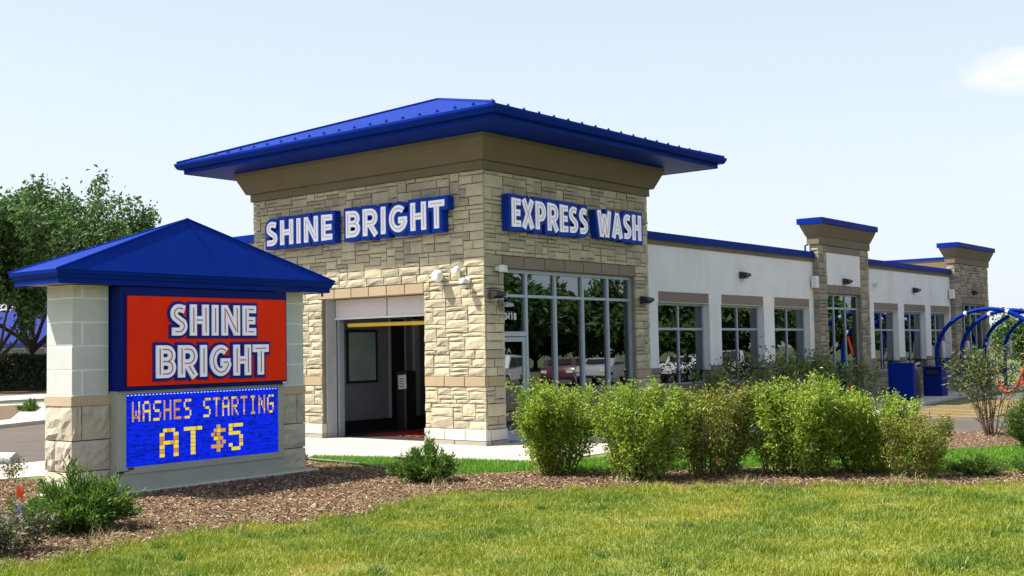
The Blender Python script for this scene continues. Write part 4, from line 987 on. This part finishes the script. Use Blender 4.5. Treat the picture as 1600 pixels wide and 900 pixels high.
juniper('low_evergreen','low rounded dark evergreen at the right edge, right one of two',"low evergreens by the right edge",(.2,-10.35),.34,.46,110,7000,.05,NEEDLE,35,upright=.35)
juniper('conifer','bushy bright green conifer cut by the right edge before the vacuum arches',None,(4.25,-9.3),1.32,.62,150,14000,.08,NEEDLE2,36,upright=.75)
t = shrub('flowering_perennial','grey green clump with lavender flower spike at the lower left corner',None,(-11.95,-3.9),.40,.36,.15,34,1500,.06,GREYL,TWIG,41,bare=.05,cat='plant')
rng = np.random.default_rng(9); C = np.concatenate([np.array([[x,y,0]])+np.stack([rng.normal(size=60)*.012,rng.normal(size=60)*.012,np.linspace(z,z+.11,60)],1) for x,y,z in ((.12,-.05,.36),(-.2,.12,.3),(.02,.2,.34))]); V, F = leaf_arrays(C, rng.normal(size=(len(C),3)), np.full(len(C),.022), np.full(len(C),.016), rng); npmesh('flower_spike', V, F, LAV, t)
shrub('open_shrub','open thin twigged shrub with sparse leaves before the vacuum arches',None,(6.7,-7.75),1.9,.80,.13,26,1500,.10,LEAFR,TWIG,51,bare=.40,ragged=.34)
shrub('weed','small pale weed beside the kerb at far left',None,(-8.35,2.9),.30,.22,.06,10,260,.06,GREYL,TWIG,52,cat='plant',bare=.1)
for i, (x, y, lb) in enumerate(((-1.1,22.2,'small dark shrub on the kerbed island, leftmost of three'),(1.3,23.0,'small dark shrub on the kerbed island, middle of three'),(3.4,23.9,'small dark shrub on the kerbed island, right one beside the sign pillar'))):
    juniper('island_shrub', lb, 'small shrubs on the kerbed island', (x,y), .62, .40, 50, 2600, .09, NEEDLE, 60+i, upright=.6)
# hedge far left
rng = np.random.default_rng(70); n = 26000
dirn = np.array([.73,-.68]); u = rng.uniform(-14,9,n); v = rng.uniform(-1.1,1.1,n); z = 2.2*rng.random(n)**.55
top = 2.2+.15*np.sin(u*1.7)+.1*np.sin(u*4.1); z = np.minimum(z, top)
side = rng.random(n) < .55; v = np.where(side, np.sign(v)*rng.uniform(.85,1.15,n), v)
C = np.stack([19.5+dirn[0]*u-dirn[1]*v, 51.5+dirn[1]*u+dirn[0]*v, z], 1)
V, F = leaf_arrays(C, rng.normal(size=(n,3)), rng.uniform(.14,.26,n), rng.uniform(.08,.16,n), rng)
hd = thing('hedge','long dark clipped hedge before the blue roofed building','hedge',(0,0,0)); npmesh('foliage', V, F, HEDGEL, hd)
MB().box(-12,7,-.6,.6,0,1.8).build('branches', BARK, hd, loc=(19.5,51.5,0)).rotation_euler.z = math.atan2(dirn[1],dirn[0])
# trees
def tree_mesh(seed, h, cr, trunk_h, n_leaf, leaf, lean=(0,0), n_limb=6, squash=.72, trunk_r=.24):
    """tapered trunk, forking limbs, leaves in sprays round the outer branches"""
    rng = np.random.default_rng(seed); b = MB(); ends = []
    def grow(p, d, L, r, lev):
        q = [p]; dd = d
        for k in range(4):
            dd = dd+rng.normal(size=3)*.13; dd[2] += .04; dd /= np.linalg.norm(dd); q.append(q[-1]+dd*L/4)
        b.tube([tuple(x) for x in q], r, 7 if lev < 2 else 4, cap=False, taper=.55)
        if lev >= 4: ends.append(q); return
        if lev >= 2: ends.append(q)
        nb = (n_limb if lev == 0 else rng.integers(2,4))
        for k in range(nb):
            t_ = rng.uniform(.75,1.0) if lev == 0 else rng.uniform(.5,1.0); i = min(3,int(t_*4)); s = q[i]+(q[i+1]-q[i])*(t_*4-i)
            a = 2*math.pi*(k+rng.random()*.7)/nb
            o = np.array([math.cos(a),math.sin(a),0])
            nd = dd*(.62 if lev else .55)+o*(.75 if lev else .85)*rng.uniform(.7,1.2)+np.array([0,0,.12]); nd /= np.linalg.norm(nd)
            grow(s, nd, L*rng.uniform(.60,.80) if lev else (h-trunk_h)*rng.uniform(.38,.52), r*.56, lev+1)
    grow(np.zeros(3), np.array([lean[0],lean[1],1.0]), trunk_h, trunk_r, 0)
    Q = np.array([x for q in ends for x in q[1:]])
    cz = trunk_h*.9; 
    id_ = rng.integers(0,len(Q),n_leaf); C = Q[id_]+rng.normal(size=(n_leaf,3))*np.array([.34,.34,.24])
    # pull the crown into its height and spread
    s = max(1e-3, np.percentile(C[:,2],99.5)); C[:,2] *= h/s
    off = C[:,:2].mean(0); zf = np.clip(C[:,2:3]/h*1.6,0,1); C[:,:2] -= off*zf
    rr = np.percentile(np.hypot(C[:,0],C[:,1]),98); C[:,:2] *= cr/rr
    V, F = leaf_arrays(C, rng.normal(size=(n_leaf,3))+np.array([0,0,-.1]), leaf*rng.uniform(.6,1.3,n_leaf), leaf*.5*rng.uniform(.7,1.3,n_leaf), rng)
    bv = np.array(b.v); bv[:,2] *= h/s; bv[:,:2] -= off*np.clip(bv[:,2:3]/h*1.6,0,1); bv[:,:2] *= np.where(bv[:,2:3] > trunk_h*.4, cr/rr, 1+(cr/rr-1)*np.clip(bv[:,2:3]/(trunk_h*.4),0,1))
    b.v = [tuple(x) for x in bv]
    return V, F, b
def tree(name, label, group, loc, seed, h, cr, trunk_h, n_leaf, leaf, lm=LEAFT, **k):
    t = thing(name, label, 'tree', loc, 0, group); V, F, b = tree_mesh(seed, h, cr, trunk_h, n_leaf, leaf, **k)
    npmesh('crown', V, F, lm, t); b.build('trunk', BARK, t, fixn=False, smooth=True); return t
tree('locust_tree','tall airy green tree with dark forking trunk left behind the roadside sign',None,(20.6,54.6,0),84,13.0,7.0,2.4,32000,.34,lean=(-.03,.0),n_limb=8)
tree('shade_tree','lower light green tree at the left edge beside the taller airy tree',None,(15.8,51.0,0),82,11.0,6.0,1.5,20000,.36,LEAFT)
for i, (x, y, h, r, lb) in enumerate(((38.5,.2,3.1,1.5,'slim green tree behind the vacuum arches'),(47,-3.5,3.3,2.0,'rounder green tree behind the farthest arch at the right edge'),(60,6,3.6,3.0,'far green tree seen between the arches'))):
    tree('yard_tree', lb, 'trees behind the vacuum arches', (x,y,0), 90+i, h, r, .7, 4200, .20, LEAFT, trunk_r=.1)
# across the street (seen mirrored in the glass): tree row and parked cars
V0, F0_, b0 = tree_mesh(101, 7.3, 4.6, .9, 8500, .74)
bt = np.array(b0.v); bf = np.array([f for f in b0.f if len(f) == 4])
spots = [(4,-50)]+[(4+i*5.6+((i*37)%5-2)*.6, -50-((i*53)%7)*.8) for i in range(1,13)]+[(72+i*6.0, -46+i*1.8+((i*31)%5)*.7) for i in range(14)]+[(1+i*7.1+((i*41)%5-2)*.5, -57.5-((i*23)%5)*.7) for i in range(17)]
VV = []; FF = []; MM = []; o_ = 0
for i, (x, y) in enumerate(spots):
    sc_ = .78+((i*29)%10)*.04; ca, sa = math.cos(i*1.3), math.sin(i*1.3); R_ = np.array([[ca,-sa,0],[sa,ca,0],[0,0,1]])*np.array([sc_*1.1,sc_*1.1,sc_])
    VV.append(V0 @ R_.T+np.array([x,y,0])); FF.append(F0_+o_); MM.append(np.zeros(len(F0_),int)); o_ += len(V0)
    q = bt @ R_.T+np.array([x,y,0]); VV.append(q); t3 = np.concatenate([bf[:,[0,1,2]],bf[:,[0,2,3]]]); FF.append(t3+o_); MM.append(np.ones(len(t3),int)); o_ += len(q)
npmesh('roadside_wood', np.concatenate(VV), np.concatenate(FF), [LEAFT, BARK], kind='stuff', mi=np.concatenate(MM))
def car(loc, rz, paint, label, suv=True):
    t = thing('parked_car', label, 'car', loc, rz, 'cars parked across the street')
    H = 1.68 if suv else 1.42
    prof = [(-2.25,.35),(-2.28,.75),(-2.1,1.0),(-1.15,1.06),(-.55,H-.03),(.3,H),(1.35,H-.06),(2.0,1.10),(2.2,.95),(2.25,.4)]
    def sect(w_): return prof
    b = MB(); n = len(prof)
    rows = []
    for yy, inset in ((-.88,0),(-.60,1),(.60,1),(.88,0)):
        rows.append([(x*(.985 if not inset else 1), yy*(1-.16*max(0,(z-1.0)/.7)), z+(.02 if inset else -.01)) for x, z in prof])
    vs = [p for r in rows for p in r]
    fs = [(k*n+i,k*n+i+1,(k+1)*n+i+1,(k+1)*n+i) for k in range(3) for i in range(n-1)]+[tuple(range(n)), tuple(reversed(range(3*n,4*n)))]
    b.add(vs, fs); b.build('body', paint, t, smooth=True)
    for s in (-1,1):
        y = s*.875
        MB().add([(-.98,y*.985,1.10),(.25,y*.985,1.10),(.25,y*.90,H-.12),(-.52,y*.90,H-.12)],[(0,1,2,3)]).build('side_window', BLACK, t)
        MB().add([(.33,y*.985,1.10),(1.75,y*.985,1.12),(1.30,y*.90,H-.14),(.33,y*.90,H-.12)],[(0,1,2,3)]).build('side_window', BLACK, t)
    MB().add([(-1.13,-.62,1.10),(-1.13,.62,1.10),(-.60,.56,H-.07),(-.60,-.56,H-.07)],[(0,1,2,3)]).build('windscreen', BLACK, t, loc=(-.03,0,.03))
    for x in (-1.4,1.4):
        for s in (-1,1):
            w = MB().lathe((x,s*.80,.34),[(.34,-.1),(.34,.1)],18,axis='y').build('wheel', BLACK, t, smooth=True)
            MB().lathe((x,s*.905,.34),[(.20,-.01),(.19,.01)],14,axis='y').build('rim', ALU, w)
    for s in (-1,1):
        MB().box(-2.285,-2.2,s*.66-.16,s*.66+.16,.72,.86).build('headlight', WHITEP, t); MB().box(2.16,2.24,s*.68-.12,s*.68+.12,.80,1.0).build('tail_light', HOSE, t)
    MB().box(-2.31,-2.22,-.8,.8,.38,.52).build('bumper', BLACK, t)
    return t
CW = mat('car_white', (.72,.72,.72), None, .25, coat=.5); CM = mat('car_maroon', (.10,.018,.02), None, .25, coat=.5); CS = mat('car_silver', (.42,.43,.45), None, .25, coat=.5); CB = mat('car_dark', (.02,.025,.03), None, .25, coat=.5)
for x, y, p, suv, lb in ((30.2,-24.2,CW,True,'white SUV mirrored in the glass beside the entrance door'),(32.6,-21.9,CM,False,'dark maroon car mirrored in the second storefront bay'),(34.4,-20.5,CS,False,'silver low car mirrored in the middle storefront bays'),(36.6,-19.0,CW,True,'white SUV mirrored in the right storefront bay'),(38.8,-17.2,CW,False,'white car mirrored in the first wing window'),(41.5,-15.8,CS,True,'silver SUV mirrored in the wing window')):
    car((x,y,-.02), -.35+random.Random(int(x)).uniform(-.2,.2), p, lb, suv)
# marker flag
t = thing('marker_flag','small orange red utility marker flag on a wire in the mulch at left','flag',(-11.15,-2.55,0))
MB().tube([(0,0,0),(.01,0,.36),(.02,.0,.52)], .004, 5).build('wire', ALU, t)
b = MB(); nq = 6
for i in range(nq+1):
    u = i/nq; b.v += [(.02+.07*u, -.03*u+.02*math.sin(5*u), .52-.03*u), (.02+.06*u, -.02*u+.02*math.sin(5*u+1), .40-.05*u)]
b.f = [(2*i,2*i+1,2*i+3,2*i+2) for i in range(nq)]; b.m = [0]*nq
b.build('pennant', leafmat('flag_orange', (.75,.09,.02), (.85,.12,.02), None, .35), t, fixn=False)

# ------------------------------------------------------------------ mulch chips and grass
rng = np.random.default_rng(123)
def scatter(poly, n):
    xs = [p[0] for p in poly]; ys = [p[1] for p in poly]; x = rng.uniform(min(xs),max(xs),n); y = rng.uniform(min(ys),max(ys),n); k = inpoly(x,y,poly); return x[k], y[k]
def in_view(x, y, z=0.0, mx=260, my=140):
    P = np.stack([x,y,np.full_like(x,z)],1); u, v, w = project(P); return (w > 1) & (u > -mx) & (u < 1600+mx) & (v < 900+my)
def chips(poly, n, name, z=.012):
    x, y = scatter(poly, n); k = in_view(x,y); x, y = x[k], y[k]; m = len(x)
    C = np.stack([x,y,z+rng.random(m)*.022],1); a = rng.uniform(0,2*math.pi,m); D = np.stack([np.cos(a),np.sin(a),rng.normal(size=m)*.28],1); D /= np.linalg.norm(D,axis=1,keepdims=True)
    S = np.stack([-np.sin(a),np.cos(a),rng.normal(size=m)*.45],1); S /= np.linalg.norm(S,axis=1,keepdims=True)
    L = (.009+.030*rng.random(m)**2.2)[:,None]; Wd = (.004+.008*rng.random(m)**1.5)[:,None]
    V = np.stack([C-D*L-S*Wd,C+D*L-S*Wd*.7,C+D*L*.9+S*Wd,C-D*L*.95+S*Wd*.8],1).reshape(-1,3); i = np.arange(m)*4
    npmesh(name, V, np.stack([i,i+1,i+2,i+3],1), CHIP, kind='stuff')
chips(MULCH, 330000, 'mulch_chips'); chips(MULCH2, 9000, 'mulch_strip_chips', .014); chips(MULCH3, 6000, 'bed_chips', .112)
def blades(x, y, h, w, lean, name, m, z=0.0):
    n = len(x); a = rng.uniform(0,2*math.pi,n); b_ = rng.uniform(0,2*math.pi,n)
    S = np.stack([np.cos(a),np.sin(a),np.zeros(n)],1)*(w[:,None]); Ld = np.stack([np.cos(b_),np.sin(b_),np.zeros(n)],1)*(lean*h)[:,None]
    P = np.stack([x,y,np.full(n,z)],1); U = np.zeros((n,3)); U[:,2] = h
    V = np.stack([P-S,P+S,P+U*.6+Ld*.35+S*.7,P+U*.6+Ld*.35-S*.7,P+U*np.sqrt(np.maximum(.05,1-.35*lean**2))[:,None]+Ld],1).reshape(-1,3)
    i = np.arange(n)*5; F = np.concatenate([np.stack([i,i+1,i+2],1),np.stack([i,i+2,i+3],1),np.stack([i+3,i+2,i+4],1)])
    return npmesh(name, V, F, m, kind='stuff')
FRONT = [(-17.0,-14.5),(-14.5,-3.7),(-12.1,-4.85),(-10.95,-4.5),(-9.9,-4.45),(-9.25,-4.75),(-8.3,-5.05),(-7.0,-4.7),(-5.95,-4.5),(-5.3,-5.55),(-4.25,-6.4),(-3.1,-8.25),(-1.35,-10.6),(.4,-13.0),(-2,-18),(-14,-18)]
x, y = scatter(FRONT, 900000); k = in_view(x,y,0,200,110); x, y = x[k], y[k]
d = np.hypot(x-CAM[0], y-CAM[1]); dn = vnoise(x,y,1.6,5)*.6+vnoise(x,y,5.0,6)*.4
k = rng.random(len(x)) < np.clip(1.25*dn+.25,.1,1)*np.clip(16/d-.35,.45,1.0); x, y, d = x[k], y[k], d[k]
# soft ragged border: a little grass creeps into the mulch
hn = vnoise(x,y,2.2,7)*.6+vnoise(x,y,7.0,8)*.4
h = (.022+.075*hn*hn*1.3)*rng.uniform(.55,1.35,len(x)); w = .0022+.0012*rng.random(len(x))+.00012*d
blades(x, y, h, w, rng.uniform(.1,1.1,len(x)), 'lawn_grass', GRASS)
# tufts along the border
tx, ty = [], []
for i in range(len(FRONT)-4):
    a = np.array(FRONT[i]); c = np.array(FRONT[i+1]); L = np.linalg.norm(c-a); m = int(L*11)
    for _ in range(m):
        p = a+(c-a)*rng.random()+rng.normal(size=2)*.11; q = rng.integers(6,30); tx.append(p[0]+rng.normal(size=q)*.045); ty.append(p[1]+rng.normal(size=q)*.045)
tx = np.concatenate(tx); ty = np.concatenate(ty); k = in_view(tx,ty); tx, ty = tx[k], ty[k]
blades(tx, ty, rng.uniform(.05,.15,len(tx)), np.full(len(tx),.0035), rng.uniform(.2,1.2,len(tx)), 'border_grass', GRASS)
tx, ty = [], []
for _ in range(260):
    u = rng.random(); cx = rng.uniform(-14,1); cy = rng.uniform(-14,-4.8)
    q = rng.integers(14,70); sp = rng.uniform(.02,.11); tx.append(cx+rng.normal(size=q)*sp); ty.append(cy+rng.normal(size=q)*sp)
tx = np.concatenate(tx); ty = np.concatenate(ty); k = inpoly(tx,ty,FRONT) & in_view(tx,ty); tx, ty = tx[k], ty[k]
blades(tx, ty, rng.uniform(.04,.12,len(tx)), rng.uniform(.003,.006,len(tx)), rng.uniform(.3,1.3,len(tx)), 'coarse_grass', leafmat('coarse_blade', (.05,.14,.012), (.14,.26,.03), (.40,.36,.14), .3))
STRIP = [(-3.25,1.45),(-3.9,.82),(-4.08,-.65),(-4.78,-2.55),(-3.9,-3.25),(-3.15,-3.85),(-3.05,-4.4),(-2.45,-5.0),(-1.3,-6.1),(-.5,-7.4),(-.8,-8.9),(.2,-9.9),(1.9,-12.0),(5.0,-12),(4.9,-9.0),(3.6,-8.6),(2.4,-7.2),(1.9,-5.6),(.2,-4.2),(-1.2,-3.4),(-2.2,-3.05),(-2.5,-1.1)]
x, y = scatter(STRIP, 190000); k = in_view(x,y); x, y = x[k], y[k]
blades(x, y, rng.uniform(.045,.10,len(x)), np.full(len(x),.0048), rng.uniform(.1,.8,len(x)), 'strip_grass', GRASSG)
# dry grass wisps in the mulch
tx, ty = [], []
for (cx, cy, q) in [(-4.6,-2.3,60),(-4.9,-2.9,40),(-4.4,-1.4,60),(-4.3,-.5,50),(-5.6,-3.9,50),(-6.3,-4.1,40),(-7.5,-4.2,30),(-9.6,-3.6,26),(-10.9,-4.0,50),(-11.2,-4.3,40),(-6.6,-3.3,20),(-3.6,-4.2,40),(-3.2,-7.4,50),(-2.0,-9.1,60),(-4.0,-5.9,40)]:
    tx.append(cx+rng.normal(size=q)*.10); ty.append(cy+rng.normal(size=q)*.10)
tx = np.concatenate(tx); ty = np.concatenate(ty)
blades(tx, ty, rng.uniform(.06,.22,len(tx)), np.full(len(tx),.003), rng.uniform(.2,1.0,len(tx)), 'dry_grass', STRAW)
